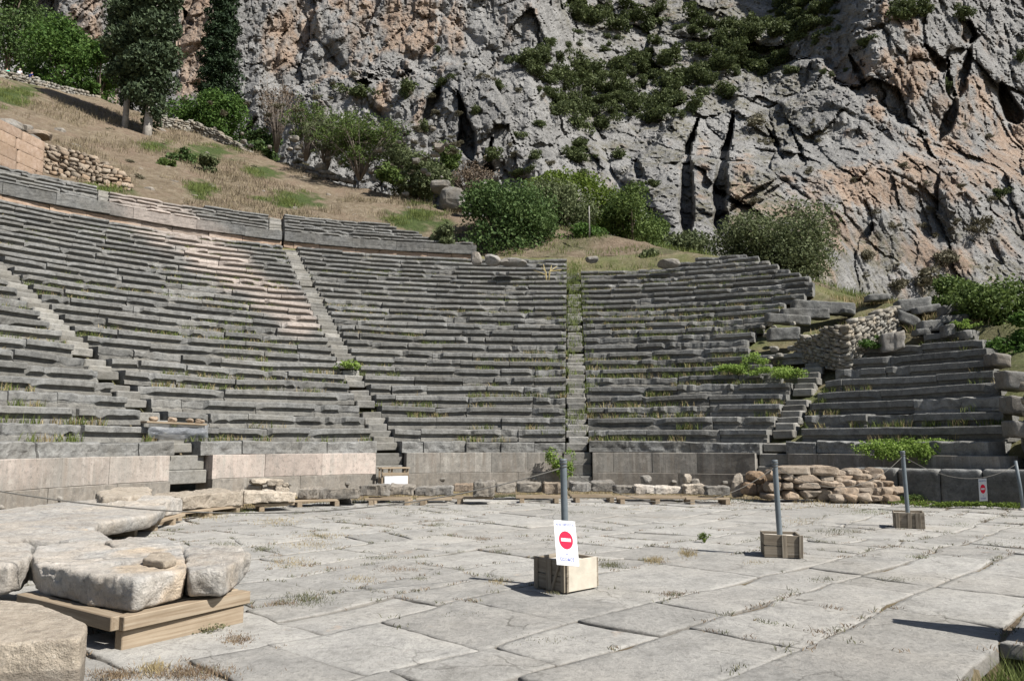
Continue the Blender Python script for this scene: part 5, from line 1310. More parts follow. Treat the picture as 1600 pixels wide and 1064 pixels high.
BB = [(1240, 486, 1338, 492, 19, 'longest dark block lying over the top of the rubble wall'), (1222, 497, 1298, 497, 16, 'dark block with pale top just left of the longest one'), (1198, 503, 1268, 508, 15, 'rough dark block overhanging the rubble wall at left'), (1202, 532, 1252, 530, 20, 'tilted broken block standing in yellow grass left of the rubble wall'),
      (1318, 488, 1338, 492, 8, 'end chip under the longest dark block'), (1356, 470, 1392, 468, 10, 'flat dark block alone at the top of the rubble wall'), (1404, 488, 1457, 482, 20, 'topmost dark block of the stepped end group'), (1432, 491, 1472, 486, 12, 'second block of the stepped end group'), (1474, 493, 1504, 488, 16, 'grey block at the right of the stepped end group'),
      (1470, 506, 1516, 503, 13, 'lowest long block of the stepped end group'), (1440, 518, 1478, 516, 18, 'dark pitted block under the stepped end group'), (1478, 526, 1494, 524, 20, 'squarish grey block beside the green tuft'), (1404, 500, 1440, 514, 18, 'slanting broken block right of the rubble wall'), (1508, 530, 1522, 528, 14, 'small grey block at the far right end of the group'),
      (1380, 551, 1402, 548, 30, 'pale upright block with slanting top above the dark rows, left one'), (1398, 548, 1416, 543, 28, 'pale upright block with slanting top above the dark rows, right one'), (1432, 524, 1456, 522, 10, 'pale low block in the yellow grass'),
      (1554, 570, 1582, 574, 20, 'pale squared block closing the upper end of the dark rows'), (1572, 606, 1612, 610, 28, 'big pale end block, upper one at the right edge'), (1580, 645, 1620, 650, 28, 'big pale end block, middle one at the right edge'), (1584, 682, 1625, 686, 26, 'big pale end block, lowest one at the right edge')]
for i, (u0, v0, u1, v1, hp, lb) in enumerate(BB):
    bank_block(u0, v0, u1, v1, hp, lb, 800 + i, 0.6 if i < 17 else 0.9, 'seat' if i not in (14, 15, 17, 18, 19, 20) else 'greyrock')
pts = [onbank(1588, 690, 0) + np.array([0.55, 0.3, 0]), onbank(1600, 690, 0) + np.array([1.6, -0.6, 0])]
mb = rubble_mb(pts, -0.6, [2.0, 1.9], 0.8, 0.24, 0.16, 22)
obj('rubble_wall', mb.mesh('rubble_wall', True), M['white rubble'], None, 'pale rubble end wall at the right edge beside the pier', 'wall', None, None, pts[0])
# loose stones fallen on the slope near the rubble wall
r_ = random.Random(31)
for i in range(26):
    u, v = r_.uniform(1190, 1330), r_.uniform(505, 560)
    P = onbank(u, v, 0.02); k = r_.uniform(.10, .22); rock('fallen_stone', 'small pale stone spilled from the rubble wall', 'stone', P, (k, k * .8, k * .6), 'white rubble', 900 + i, 'stones spilled from the rubble wall', None, .65, r_.random() * 3, .2, (6, 9))
# boulders along the upper edge, middle
for i, (u, v, w_, h_, D_, lb) in enumerate([(710, 312, 46, 40, 57, 'large pale boulder above the slope, right of the grey shrub'), (733, 322, 36, 20, 55, 'lower pale boulder leaning on the large one'), (690, 292, 34, 20, 58, 'small pale boulder at the left of the large one'), (770, 407, 26, 18, 41.3, 'white boulder at the left of the topmost middle row'), (802, 410, 44, 14, 41.3, 'dark flat boulder on the topmost middle row'), (925, 405, 20, 12, 42, 'pale stone at the top end of the central stairway'), (745, 404, 18, 22, 41, 'leaning pale stone beside the end of the upper tier'), (1045, 412, 34, 14, 41, 'squared pale block on the top edge under the grey green bush')]):
    rock_px('boulder', lb, 'boulder', u, v, w_, h_, 'greyrock', 950 + i, D_, group='boulders along the top of the seating')

# ================================================================== TERRACE WALLS UP THE SLOPE (dry stone)
def slope_wall(pix, hpx, lab, seed, mat='rubble', sw=0.5, sh=0.28, thick=0.7, dz=-0.3):
    pts = [onbank(u, v, dz) for u, v in pix]; hs = [h / F * p_[1] for h, p_ in zip(hpx, pts)]
    mb = rubble_mb(pts, -0.2, [h + 0.2 for h in hs], thick, sw, sh, seed)
    return obj('dry_stone_wall', mb.mesh('dry_stone_wall', True), M[mat], None, lab, 'wall', 'dry stone walls on the slope', None, pts[0])
slope_wall([(-60, 108), (0, 125), (60, 137), (110, 149), (152, 158)], [14, 16, 14, 12, 8], 'dry stone path wall at the upper left, in front of the seated people', 51, 'white rubble', 0.34, 0.2)
slope_wall([(250, 204), (300, 212), (345, 226), (386, 241)], [24, 24, 20, 8], 'grey dry stone terrace wall right of the cypress trunks', 52, 'white rubble', 0.36, 0.2)
slope_wall([(52, 262), (100, 276), (150, 288), (198, 296)], [52, 50, 46, 22], 'tan dry stone retaining wall above the upper left seating', 53, 'rubble', 0.38, 0.22, dz=0.0)
slope_wall([(468, 266), (500, 273), (548, 284)], [9, 9, 5], 'short dark dry stone wall under the leafless shrubs', 54, 'greyrock', 0.6, 0.3)
# ashlar corner at the left edge
P0 = onbank(-40, 266, 0); P1 = onbank(58, 272, 0)
th = thing('ashlar_wall', 'peach coloured squared block wall at the left edge above the seats', 'wall', tuple(P1))
d_ = (P1 - P0); ax = np.array([d_[0], d_[1], 0]) / 2; nb = np.array([-ax[1], ax[0], 0]); nb = nb / np.linalg.norm(nb) * 0.4
mzb = min(P0[2], P1[2])
masonry_box(th, 'blocks', (P0 + P1) / 2 * np.array([1, 1, 0]), ax, nb, mzb - 0.6, mzb + 2.9, 'base pink', 77, 0.62, 1.2, 2.4, 0.02)
for i, (u, v, w_, h_) in enumerate([(14, 196, 46, 20), (46, 222, 30, 20), (38, 202, 24, 14), (64, 212, 36, 12)]):
    P = onbank(u, v + 50, 0); rock_px('boulder', ['grey boulder on top of the peach block wall, left one', 'grey boulder at the corner of the peach block wall', 'small grey boulder on top of the peach block wall', 'flat tan boulder right of the peach block wall'][i], 'boulder', u, v, w_, h_, 'greyrock' if i < 3 else 'rubble', 970 + i, P[1] + 0.3, group='boulders at the peach block wall', sq=0.5)
# scattered rocks on the dry slope
r_ = random.Random(61)
for i in range(130):
    u = r_.uniform(60, 700); v = r_.uniform(200, 330)
    P = onbank(u, v, -0.25)
    if math.hypot(P[0] - CX, P[1] - CY) < RD + 7 or P[1] > 75: continue
    P[2] += 0.02; k = abs(r_.gauss(0.16, .12)) + .07
    rock('slope_rock', 'small pale rock half sunk in the dry slope', 'stone', P, (k, k, k * .7), 'greyrock', 1000 + i, 'small rocks on the dry slope', [r_.uniform(.3, .9), 0, .2], .7, r_.random() * 3, .2, (6, 9))

# ================================================================== BARRIER POSTS, ROPES, SIGNS
def barrier(u_lab, c, rot, size, hgt, post_h, tilt, cleats, pr=0.036, planks=2, pale=None):
    th = thing('barrier_post', u_lab, 'barrier post', (c[0], c[1], 0), 'grey posts standing in plank boxes')
    R = lambda x, y: (c[0] + cos(rot) * x - sin(rot) * y, c[1] + sin(rot) * x + cos(rot) * y)
    s = size / 2; tk = 0.022; ph = hgt / planks
    rb = random.Random(int(c[0] * 100))
    bx_ = thing('plank_box', None, None, (0, 0, 0)); bx_.parent = th
    for side in range(4):
        an = side * pi / 2
        for k in range(planks):
            z = 0.012 + ph * (k + .5) + rb.uniform(-.004, .004); L = s + (tk if side % 2 else -0.001); e = rb.uniform(-.008, .008)
            p0 = np.array([cos(an) * (s + tk / 2) - sin(an) * -L, sin(an) * (s + tk / 2) + cos(an) * -L]); p1 = np.array([cos(an) * (s + tk / 2) - sin(an) * L, sin(an) * (s + tk / 2) + cos(an) * L])
            a_, b_ = R(*p0), R(*p1)
            o = board(None, (a_[0], a_[1], z + e), (b_[0], b_[1], z - e), tk, ph - (0.008 if side != pale else 0.001), 'oldwood' if side != pale else 'palewood', 'plank', 0.003); o.parent = bx_; o.location = np.array(o.location) - np.array(th.location)
    for (sx, off, w_, ln) in cleats:      # upright battens nailed on a side
        an = sx * pi / 2; p_ = np.array([cos(an) * (s + tk + .012) - sin(an) * off, sin(an) * (s + tk + .012) + cos(an) * off]); q_ = p_ + np.array([-sin(an), cos(an)]) * ln
        a_, b_ = R(*p_), R(*q_)
        o = board(None, (a_[0], a_[1], 0.012), (b_[0], b_[1], hgt + 0.01), w_, 0.02, 'oldwood', 'batten', 0.003, roll=pi / 2 + 0.0)
        o.parent = bx_; o.location = np.array(o.location) - np.array(th.location)
        d_ = np.array([b_[0] - a_[0], b_[1] - a_[1], hgt]); 
        from mathutils import Matrix
        X = Vector(d_).normalized(); nrm = Vector((cos(an + rot), sin(an + rot), 0)); Yv = nrm.cross(X).normalized(); Zv = X.cross(Yv)
        o.rotation_euler = Matrix((X, Yv, Zv)).transposed().to_euler()
    V, fs = chbox_vf(s - 0.003, s - 0.003, (hgt - 0.05) / 2, 0.004)
    cr, sr = cos(rot), sin(rot); V = V @ np.array([[cr, sr, 0], [-sr, cr, 0], [0, 0, 1]]) + np.array([c[0], c[1], (hgt - 0.05) / 2 + 0.02])
    V[:, 2] += 0.012 * fbm(V * 9, 3, 161)
    mb = MB(); mb.add(V, fs); obj('mortar', mb.mesh('mortar'), M['concrete'], bx_)
    top = np.array([c[0] + tilt[0], c[1] + tilt[1], post_h]); b0 = np.array([c[0], c[1], 0.1])
    t = np.linspace(0, 1, 7)[:, None]; pts = b0 + (top - b0) * t
    V, fs = tube_vf(pts, pr, 20, False); mb = MB(); mb.add(V, fs)
    d_ = (top - b0) / np.linalg.norm(top - b0)
    V, fs = tube_vf([top - d_ * 0.045, top - d_ * 0.04, top + d_ * 0.002, top + d_ * 0.006], [pr + .0005, pr + .005, pr + .005, pr - .004], 20); mb.add(V, fs)
    obj('post', mb.mesh('post', True), M['pipe'], th)
    # rope turns near the top
    V, fs = tube_vf([top - d_ * .09 + np.array([(pr + .004) * cos(a_), (pr + .004) * sin(a_), -.012 + .0025 * k]) for k, a_ in enumerate(np.linspace(0, 6 * pi, 40))], .005, 6); mb = MB(); mb.add(V, fs)
    obj('rope_wrap', mb.mesh('rope_wrap', True), M['rope'], th)
    return top - d_ * .085
B1, B2, B3 = np.array([0.56, 8.28]), np.array([3.56, 10.55]), np.array([6.98, 13.95])
t1 = barrier('front grey post in a plank box, the near sign leaning on it', B1, radians(-47), 0.43, 0.31, 1.315, (-0.02, 0.0), [(3, 0.0, 0.07, -0.01), (3, 0.03, 0.03, .12), (3, 0.19, 0.05, 0.0), (3, -0.19, .05, 0)], planks=2, pale=0)
t2 = barrier('grey post in a two plank box, second from the front, before the tan stack', B2, radians(-12), 0.42, 0.29, 1.25, (-0.03, 0.0), [(3, 0.02, 0.06, 0.0), (3, 0.22, .05, 0.01)])
t3 = barrier('grey post in a small box, third from the front, before the low wall', B3, radians(-24), 0.44, 0.27, 1.33, (-0.03, 0.0), [(3, -.18, 0.06, 0.0), (3, .0, .06, .01), (3, .14, .09, 0)], planks=1)
P4 = np.array([11.22, 17.4])
th = thing('barrier_post', 'leaning grey post at the right edge in front of the pier', 'barrier post', (P4[0], P4[1], 0), 'grey posts standing in plank boxes')
V, fs = tube_vf([(P4[0] + .02, P4[1], -0.1), (P4[0], P4[1], 0.5), (P4[0] - .06, P4[1], 1.08)], .036, 18); mb = MB(); mb.add(V, fs); obj('post', mb.mesh('post', True), M['pipe'], th)
V, fs = tube_vf([(P4[0] + .02, P4[1], -0.05), (P4[0] + .02, P4[1], 0.03), (P4[0] + .02, P4[1], 0.05)], [.09, .085, .045], 18); mb = MB(); mb.add(V, fs); obj('footing', mb.mesh('footing', True), M['concrete'], th)
t4 = np.array([P4[0] - .055, P4[1], 1.0])
def rope(p0, p1, sag, lab, r_=0.0042):
    t = np.linspace(0, 1, 60)[:, None]; pts = p0 + (p1 - p0) * t; pts[:, 2] -= sag * 4 * t[:, 0] * (1 - t[:, 0])
    V, fs = tube_vf(pts, r_, 6); mb = MB(); mb.add(V, fs)
    return obj('rope', mb.mesh('rope', True), M['rope'], None, lab, 'rope', 'sagging ropes between posts', None, pts[30])
rope(np.array([-9.245, 4.177, 3.787]), t1, 1.343, 'long sagging rope from the front post away to the left', 0.0065)
rope(t1, t2, 0.42, 'rope from front post to second post')
rope(t2, t3, 0.40, 'rope from second post to third post')
rope(t3, t4, 0.35, 'rope from third post to the leaning end post')
def text_mesh(s_, size):
    cu = bpy.data.curves.new('text', 'FONT'); cu.body = s_; cu.size = size; cu.align_x = 'CENTER'; cu.align_y = 'CENTER'; cu.offset = size * 0.02
    o = bpy.data.objects.new('text', cu); COL.objects.link(o); bpy.context.view_layer.update()
    me = bpy.data.meshes.new_from_object(o.evaluated_get(bpy.context.evaluated_depsgraph_get()))
    bpy.data.objects.remove(o); bpy.data.curves.remove(cu); me.materials.clear()
    return me
def sign(lab, TL, TR, BL, w_, h_):
    """plate w_ x h_ metres; corners give its plane"""
    ex, ey = (TR - TL) / w_, (BL - TL) / h_; nrm = np.cross(ex, -ey); nrm /= np.linalg.norm(nrm)
    if nrm[1] > 0: nrm = -nrm
    W = lambda x, y, o: TL + ex * x + ey * y + nrm * o
    c = W(w_ / 2, h_ / 2, 0); th = thing('no_entry_sign', lab, 'sign', tuple(c))
    nx, ny = 7, 13; V = []
    for o in (0.0, 0.004):
        for j in range(ny):
            for i in range(nx):
                x, y = w_ * i / (nx - 1), h_ * j / (ny - 1)
                V.append(W(x, y, o + 0.008 * sin(y / h_ * 3.1) * 1.0 + 0.004 * (x / w_ - .5)))
    V = np.array(V); g = np.arange(nx * ny).reshape(ny, nx); q = np.stack([g[:-1, :-1], g[:-1, 1:], g[1:, 1:], g[1:, :-1]], -1).reshape(-1, 4)
    rim_ = list(g[0, :]) + list(g[1:, -1]) + list(g[-1, -2::-1]) + list(g[-2:0:-1, 0]); k = len(rim_); rim_ = np.array(rim_)
    side = np.stack([rim_, np.roll(rim_, -1), np.roll(rim_, -1) + nx * ny, rim_ + nx * ny], 1)
    mb = MB(); mb.add(V, [q[:, ::-1], q + nx * ny, side]); obj('plate', mb.mesh('plate'), M['white'], th)
    Wf = lambda x, y, o: W(x, y, 0.004 + o + 0.008 * sin(y / h_ * 3.1) + 0.004 * (x / w_ - .5))
    an = np.linspace(0, 2 * pi, 41)[:-1]; rad = w_ * 0.32; cx_, cy_ = w_ * .5, h_ * .46
    ry = h_ * 0.205
    rings = [np.array([Wf(cx_ + rad * f * cos(a_), cy_ + ry * f * sin(a_), 0.0015) for a_ in an]) for f in (1.0, 0.66, 0.33)] + [np.array([Wf(cx_, cy_, 0.0015)])]
    i = np.arange(40); j = (i + 1) % 40
    mb = MB(); mb.add(np.concatenate(rings), [np.concatenate([np.stack([a_ * 40 + i, a_ * 40 + j, (a_ + 1) * 40 + j, (a_ + 1) * 40 + i], 1) for a_ in range(2)]), np.stack([80 + i, 80 + j, np.full(40, 120)], 1)])
    dsc = obj('red_disc', mb.mesh('red_disc'), M['red'], th)
    bw, bh = rad * 0.70, h_ * 0.036; xs = np.linspace(-bw, bw, 6)
    V = np.array([Wf(cx_ + x, cy_ + y, 0.003) for y in (-bh, bh) for x in xs]); mb = MB(); mb.add(V, np.array([[k, k + 1, k + 7, k + 6] for k in range(5)])); obj('white_bar', mb.mesh('white_bar'), M['white'], th)
    for s_, y, fw_, fh_ in (('ΑΠΑΓΟΡΕΥΕΤΑΙ', 0.105, 0.84, 0.062), ('Η', 0.765, 0.085, 0.048), ('ΕΙΣΟΔΟΣ', 0.875, 0.64, 0.072)):
        me = text_mesh(s_, 0.1)
        n_ = len(me.vertices); co = np.empty(n_ * 3, np.float32); me.vertices.foreach_get('co', co); co = co.reshape(-1, 3)
        mn, mx_ = co.min(0), co.max(0); k = (co - (mn + mx_) / 2) / np.maximum(mx_ - mn, 1e-6)
        P = np.array([Wf(w_ * .5 + x * fw_ * w_, h_ * y - yy * fh_ * h_, 0.0016) for x, yy, _ in k]); me.vertices.foreach_set('co', P.astype(np.float32).ravel()); me.update()
        obj('lettering', me, M['blue'], th)
    return th, W
TL, TR, BL = aty(865, 812, 8.12), aty(898, 815, 8.11), aty(870, 882, 7.70)
th1, W1 = sign('white no entry sign leaning on the front post box', TL, TR, BL, np.linalg.norm(TR - TL), np.linalg.norm(BL - TL))
V, fs = tube_vf([W1(0.012, 0.012, .012), W1(-.01, -.03, .0), W1(0.02, -.12, -.03)], .002, 5); mb = MB(); mb.add(V, fs); obj('wire', mb.mesh('wire'), M['rope'], th1)
fdir = (Rw - Lw) / np.linalg.norm(Rw - Lw); fn = np.array([fdir[1], -fdir[0], 0])
ts = np.linspace(0, LL, 2000); fp = Lw + ts[:, None] * fdir + fn * 0.05; uu_, _v = proj(fp[:, 0], fp[:, 1], np.full(2000, .5))
def onface(u, v):
    k = int(np.argmin(np.abs(uu_ - u))); p_ = fp[k].copy(); q = aty(u, v, p_[1]); return np.array([p_[0], p_[1], q[2]])
TL, TR, BL = onface(1529, 748), onface(1542, 747), onface(1528.5, 783)
sign('white no entry sign hanging on the low dark wall', TL, TR, BL, np.linalg.norm(TR - TL), np.linalg.norm(BL - TL))

# timber bench and white board before the left stair, pole, plank and plastic sheet
Pb = pol(A[1] + 0.004, R0 - 0.55, 0)
tt = np.array([-cos(A[1]), -sin(A[1]), 0]); tt = -tt; rdv = np.array([-sin(A[1]), cos(A[1]), 0])
th = thing('timber_bench', 'small timber step bench before the stairway left of centre', 'bench', tuple(Pb))
for dy in (0, .32): board(th, Pb - tt * .45 + rdv * dy + [0, 0, .70], Pb + tt * .45 + rdv * dy + [0, 0, .70], .16, .04)
for dx in (-.40, -.10, .40):
    o = board(th, Pb + tt * dx + rdv * .02 + [0, 0, 0.0], Pb + tt * dx + rdv * .02 + [0, 0, .68], .06, .05, name='leg'); o = board(th, Pb + tt * dx + rdv * .32 + [0, 0, 0.0], Pb + tt * dx + rdv * .32 + [0, 0, .68], .06, .05, name='leg')
board(th, Pb - tt * .42 + rdv * -.03 + [0, 0, .52], Pb + tt * .42 + rdv * -.03 + [0, 0, .52], .03, .09, name='rail')
c0, c1, c2, c3 = aty(601, 744, 23.0), aty(637, 743, 23.0), aty(637, 757.5, 22.9), aty(601, 757.5, 22.9)
off = np.array([0, .03, 0]); V = np.array([c0, c1, c2, c3, c0 + off, c1 + off, c2 + off, c3 + off])
mb = MB(); mb.add(V, np.array([[0, 3, 2, 1], [4, 5, 6, 7], [0, 1, 5, 4], [1, 2, 6, 5], [2, 3, 7, 6], [3, 0, 4, 7]]))
obj('white_board', mb.mesh('white_board'), M['white'], None, 'blank white board propped against the timber bench', 'board', None, None, c3)
P = aty(921, 364, 48); V, fs = tube_vf([P - [0, 0, .3], P + [0, 0, .8], P + [0, 0, 1.75]], [.05, .045, .04], 8); mb = MB(); mb.add(V, fs)
obj('thin_pole', mb.mesh('thin_pole', True), M['white rubble'], None, 'thin pale pole standing before the pines', 'pole', None, None, P)
k0 = RS - 0.0; Pp0, Pp1 = onbank(203, 664, .28), onbank(301, 671, .28)
Pp0 = pol(0.875, RS - 0.03, 0); 
def on_ring(u, r, z):
    an = np.linspace(radians(95), radians(-70), 6000); q = pol(an, r, z); a_, _ = proj(q[:, 0], q[:, 1], q[:, 2]); return an[np.argmin(np.abs(a_ - u))]
aL, aR = on_ring(203, RS + .5, 2.0), on_ring(301, RS + .5, 2.0)
q0, q1 = pol(aL, RS - .06, ZS + .10), pol(aR, RS - .06, ZS + .06)
th = thing('plank', 'long timber plank bridging a gap in the lower left seats', 'plank', tuple(q0)); board(th, q0, q1, .30, .05, 'wood', 'board')
for i, f in enumerate((.12, .42, .72, .9)):
    p_ = q0 + (q1 - q0) * f + np.array([0, .12, .09]); rock('plank_stone', 'pale stone lying on the timber plank', 'stone', p_, (.13, .10, .07), 'rubble', 1200 + i, 'stones on the plank', [.7, 0, .3], .65, i)
m, nt, b = newmat('clear plastic sheet'); n = N(nt)
b.inputs['Base Color'].default_value = (.30, .32, .35, 1); b.inputs['Roughness'].default_value = .28; b.inputs['Specular IOR Level'].default_value = .6
tr = n.new('ShaderNodeBsdfTransparent'); mx = n.new('ShaderNodeMixShader'); mx.inputs[0].default_value = .5
n.link(tr.outputs[0], mx.inputs[1]); n.link(b.outputs[0], mx.inputs[2]); n.link(mx.outputs[0], nt.nodes['Material Output'].inputs[0])
n.bump(n.noise(n.pos(), 7, 6, .7, 1.0), 1.0, .06, b)
M['plastic'] = m
sl, tl = np.linspace(0, 1, 36), np.linspace(0, 1, 14); S, T = np.meshgrid(sl, tl, indexing='ij'); an = aL - .01 + (aR - aL) * S
q = P3(S.ravel() * 7, T.ravel() * 3, 0); bul = (np.sin(S * pi) ** .5 * np.sin(T * pi) * .12 + .05 * fbm(q, 4, 171).reshape(S.shape))
V = pol(an, RS - .06 - bul - .04, ZS + .05 - T * (.34 + .07 * np.sin(S * pi))).reshape(-1, 3)
obj('plastic_sheet', mesh_np('plastic_sheet', V, grid_quads(36, 14), True), M['plastic'], None, 'crumpled clear plastic sheet bulging below the timber plank', 'sheet', None, None, V.mean(0))

# ================================================================== PEOPLE behind the path wall
SKIN = plain_mat('skin', (.50, .31, .23), .6, .05)
def skin_mesh(name, vs, es, root=0, sub=1):
    import bmesh
    me = bpy.data.meshes.new(name); bm = bmesh.new(); ly = bm.verts.layers.skin.verify()
    bv = []
    for i, (co, r) in enumerate(vs):
        v_ = bm.verts.new(co); v_[ly].radius = (r, r) if not isinstance(r, tuple) else r; v_[ly].use_root = (i == root); bv.append(v_)
    for a_, b_ in es: bm.edges.new((bv[a_], bv[b_]))
    bm.to_mesh(me); bm.free()
    o = bpy.data.objects.new(name, me); COL.objects.link(o); o.modifiers.new('skin', 'SKIN'); s_ = o.modifiers.new('sub', 'SUBSURF'); s_.levels = sub; s_.render_levels = sub
    bpy.context.view_layer.update()
    m2 = bpy.data.meshes.new_from_object(o.evaluated_get(bpy.context.evaluated_depsgraph_get())); bpy.data.objects.remove(o)
    m2.polygons.foreach_set('use_smooth', np.full(len(m2.polygons), True)); m2.name = name
    return m2
def person(lab, P, shirt, hair, turn, hat=None, leanx=0.0):
    th = thing('person', lab, 'person', tuple(P), 'people seated behind the path wall'); th.rotation_euler = (0, 0, turn)
    L = leanx
    vs = [((0, 0, .12), .14), ((L * .4, .02, .32), .125), ((L * .8, .04, .50), .14), ((L, .07, .64), .055), ((L, .09, .72), .07), ((L, .11, .80), .085), ((L, .10, .88), .06),
          ((L + .18, .04, .57), .055), ((L + .25, .08, .34), .043), ((L + .14, .30, .30), .035), ((L + .08, .38, .31), .03), ((L - .18, .04, .57), .055), ((L - .25, .08, .34), .043), ((L - .14, .30, .30), .035), ((L - .08, .38, .31), .03),
          ((.10, .06, .10), .09), ((.13, .44, .38), .06), ((.13, .52, .04), .042), ((.13, .66, .03), .035), ((-.10, .06, .10), .09), ((-.13, .44, .38), .06), ((-.13, .52, .04), .042), ((-.13, .66, .03), .035), ((L, .19, .79), .018)]
    es = [(0, 1), (1, 2), (2, 3), (3, 4), (4, 5), (5, 6), (2, 7), (7, 8), (8, 9), (9, 10), (2, 11), (11, 12), (12, 13), (13, 14), (0, 15), (15, 16), (16, 17), (17, 18), (0, 19), (19, 20), (20, 21), (21, 22), (5, 23)]
    obj('body', skin_mesh('body', vs, es), SKIN, th, world=False)
    v2 = [((0, 0, .16), .165), ((L * .4, .02, .32), .15), ((L * .8, .04, .50), .165), ((L * .95, .06, .60), .085), ((L + .18, .04, .57), .08), ((L + .235, .06, .42), .066), ((L - .18, .04, .57), .08), ((L - .235, .06, .42), .066)]
    obj('shirt', skin_mesh('shirt', v2, [(0, 1), (1, 2), (2, 3), (2, 4), (4, 5), (2, 6), (6, 7)]), shirt, th, world=False)
    v3 = [((.10, .06, .11), .105), ((.13, .44, .39), .075), ((.13, .51, .10), .058), ((0, 0, .11), .15), ((-.10, .06, .11), .105), ((-.13, .44, .39), .075), ((-.13, .51, .10), .058)]
    obj('trousers', skin_mesh('trousers', v3, [(3, 0), (0, 1), (1, 2), (3, 4), (4, 5), (5, 6)], 3), plain_mat('dark trousers', (.03, .035, .06), .9, .2), th, world=False)
    V, Q = slab_like((L, .085, .855), (.098, .105, .075), 5, 1.0, 0.02, 9, 14); mb = MB(); mb.add(V, Q); obj('hat' if hat else 'hair', mb.mesh('hair', True), hair, th, world=False)
    if hat:
        pass
for u, v, sh, hr, tn_, lb, ht, lx in ((9, 121, (.05, .50, .36), (.05, .03, .02), .2, 'person in a turquoise shirt seated behind the path wall', None, 0.02), (29, 122, (.70, .68, .74), (.55, .52, .47), -.1, 'person in a white shirt and pale cap behind the path wall', 1, 0.0), (46, 127, (.03, .04, .16), (.03, .02, .015), -.5, 'person in a navy top leaning behind the path wall', None, .10)):
    P = onbank(u, v + 6, -.3); P = aty(u, v, P[1] + 0.9)
    person(lb, P + np.array([0, 0, .05]), plain_mat('shirt', sh, .9, .1), plain_mat('hair', hr, .9, .15), tn_, ht, lx)

# ================================================================== WEEDS AND GRASS
def blades(P, h, wd, rng, lean_=0.6, flat=0.0):
    n_ = len(P); an = rng.uniform(0, 2 * pi, n_); hh = h * rng.uniform(.45, 1.3, n_); d = np.stack([np.cos(an), np.sin(an), np.zeros(n_)], 1)
    l_ = (rng.uniform(.1, 1, n_) * lean_)[:, None]; an2 = rng.uniform(0, 2 * pi, n_); s_ = np.stack([np.cos(an2), np.sin(an2), np.zeros(n_)], 1) * wd
    mid = P + d * l_ * hh[:, None] * .35 + np.array([0, 0, 1]) * (hh * (.6 - .3 * flat))[:, None]
    tip = P + d * l_ * hh[:, None] * 1.0 + np.array([0, 0, 1]) * (hh * (1 - .55 * flat))[:, None]
    V = np.stack([P - s_, P + s_, mid + s_ * .7, mid - s_ * .7, tip], 1).reshape(-1, 3); b_ = np.arange(n_)[:, None] * 5
    return V, [b_ + np.array([[0, 1, 2, 3]]), b_ + np.array([[3, 2, 4]])]
def clump(centres, per, rad, rng):
    k = np.repeat(np.arange(len(centres)), per); o = rng.normal(size=(len(k), 3)) * np.array([1, 1, 0]) * (rad if np.isscalar(rad) else np.repeat(rad, per)[:, None])
    return np.asarray(centres)[k] + o
def grass_obj(name, P, h, wd, mat, rng, lean_=.6, flat=0., **kw):
    V, fs = blades(P, h, wd, rng, lean_, flat); mb = MB(); mb.add(V, fs)
    return obj(name, mb.mesh(name), M[mat], **kw)
rng = np.random.default_rng(5)
J = JOINTS[RNG.permutation(len(JOINTS))]
J = J[(J[:, 1] > 4.6) & (J[:, 1] < 23)]
dens = 0.5 + 0.5 * fbm(P3(J[:, 0] * .45, J[:, 1] * .45, 2.0), 3, 181) + 0.35 * fbm(P3(J[:, 0] * 2.2, J[:, 1] * 2.2, 2.0), 3, 182)
far = np.clip((J[:, 1] - 6) / 12, 0, 1); left = sstep(2, -4, J[:, 0])
sel = J[dens + .20 * far + .18 * left > .60][:1900]
Pw = clump(np.column_stack([sel, np.zeros(len(sel))]), 10, .035, rng)
half = len(Pw) // 2
grass_obj('joint_weeds', Pw[:half], .045, .004, 'weed', rng, 1.4, .5, label='low grey green weeds in the paving joints', cat='weeds', kind='stuff')
grass_obj('dried_weeds', Pw[half:], .04, .004, 'weed red', rng, 1.5, .6, label='reddish dried weeds in the paving joints', cat='weeds', kind='stuff')
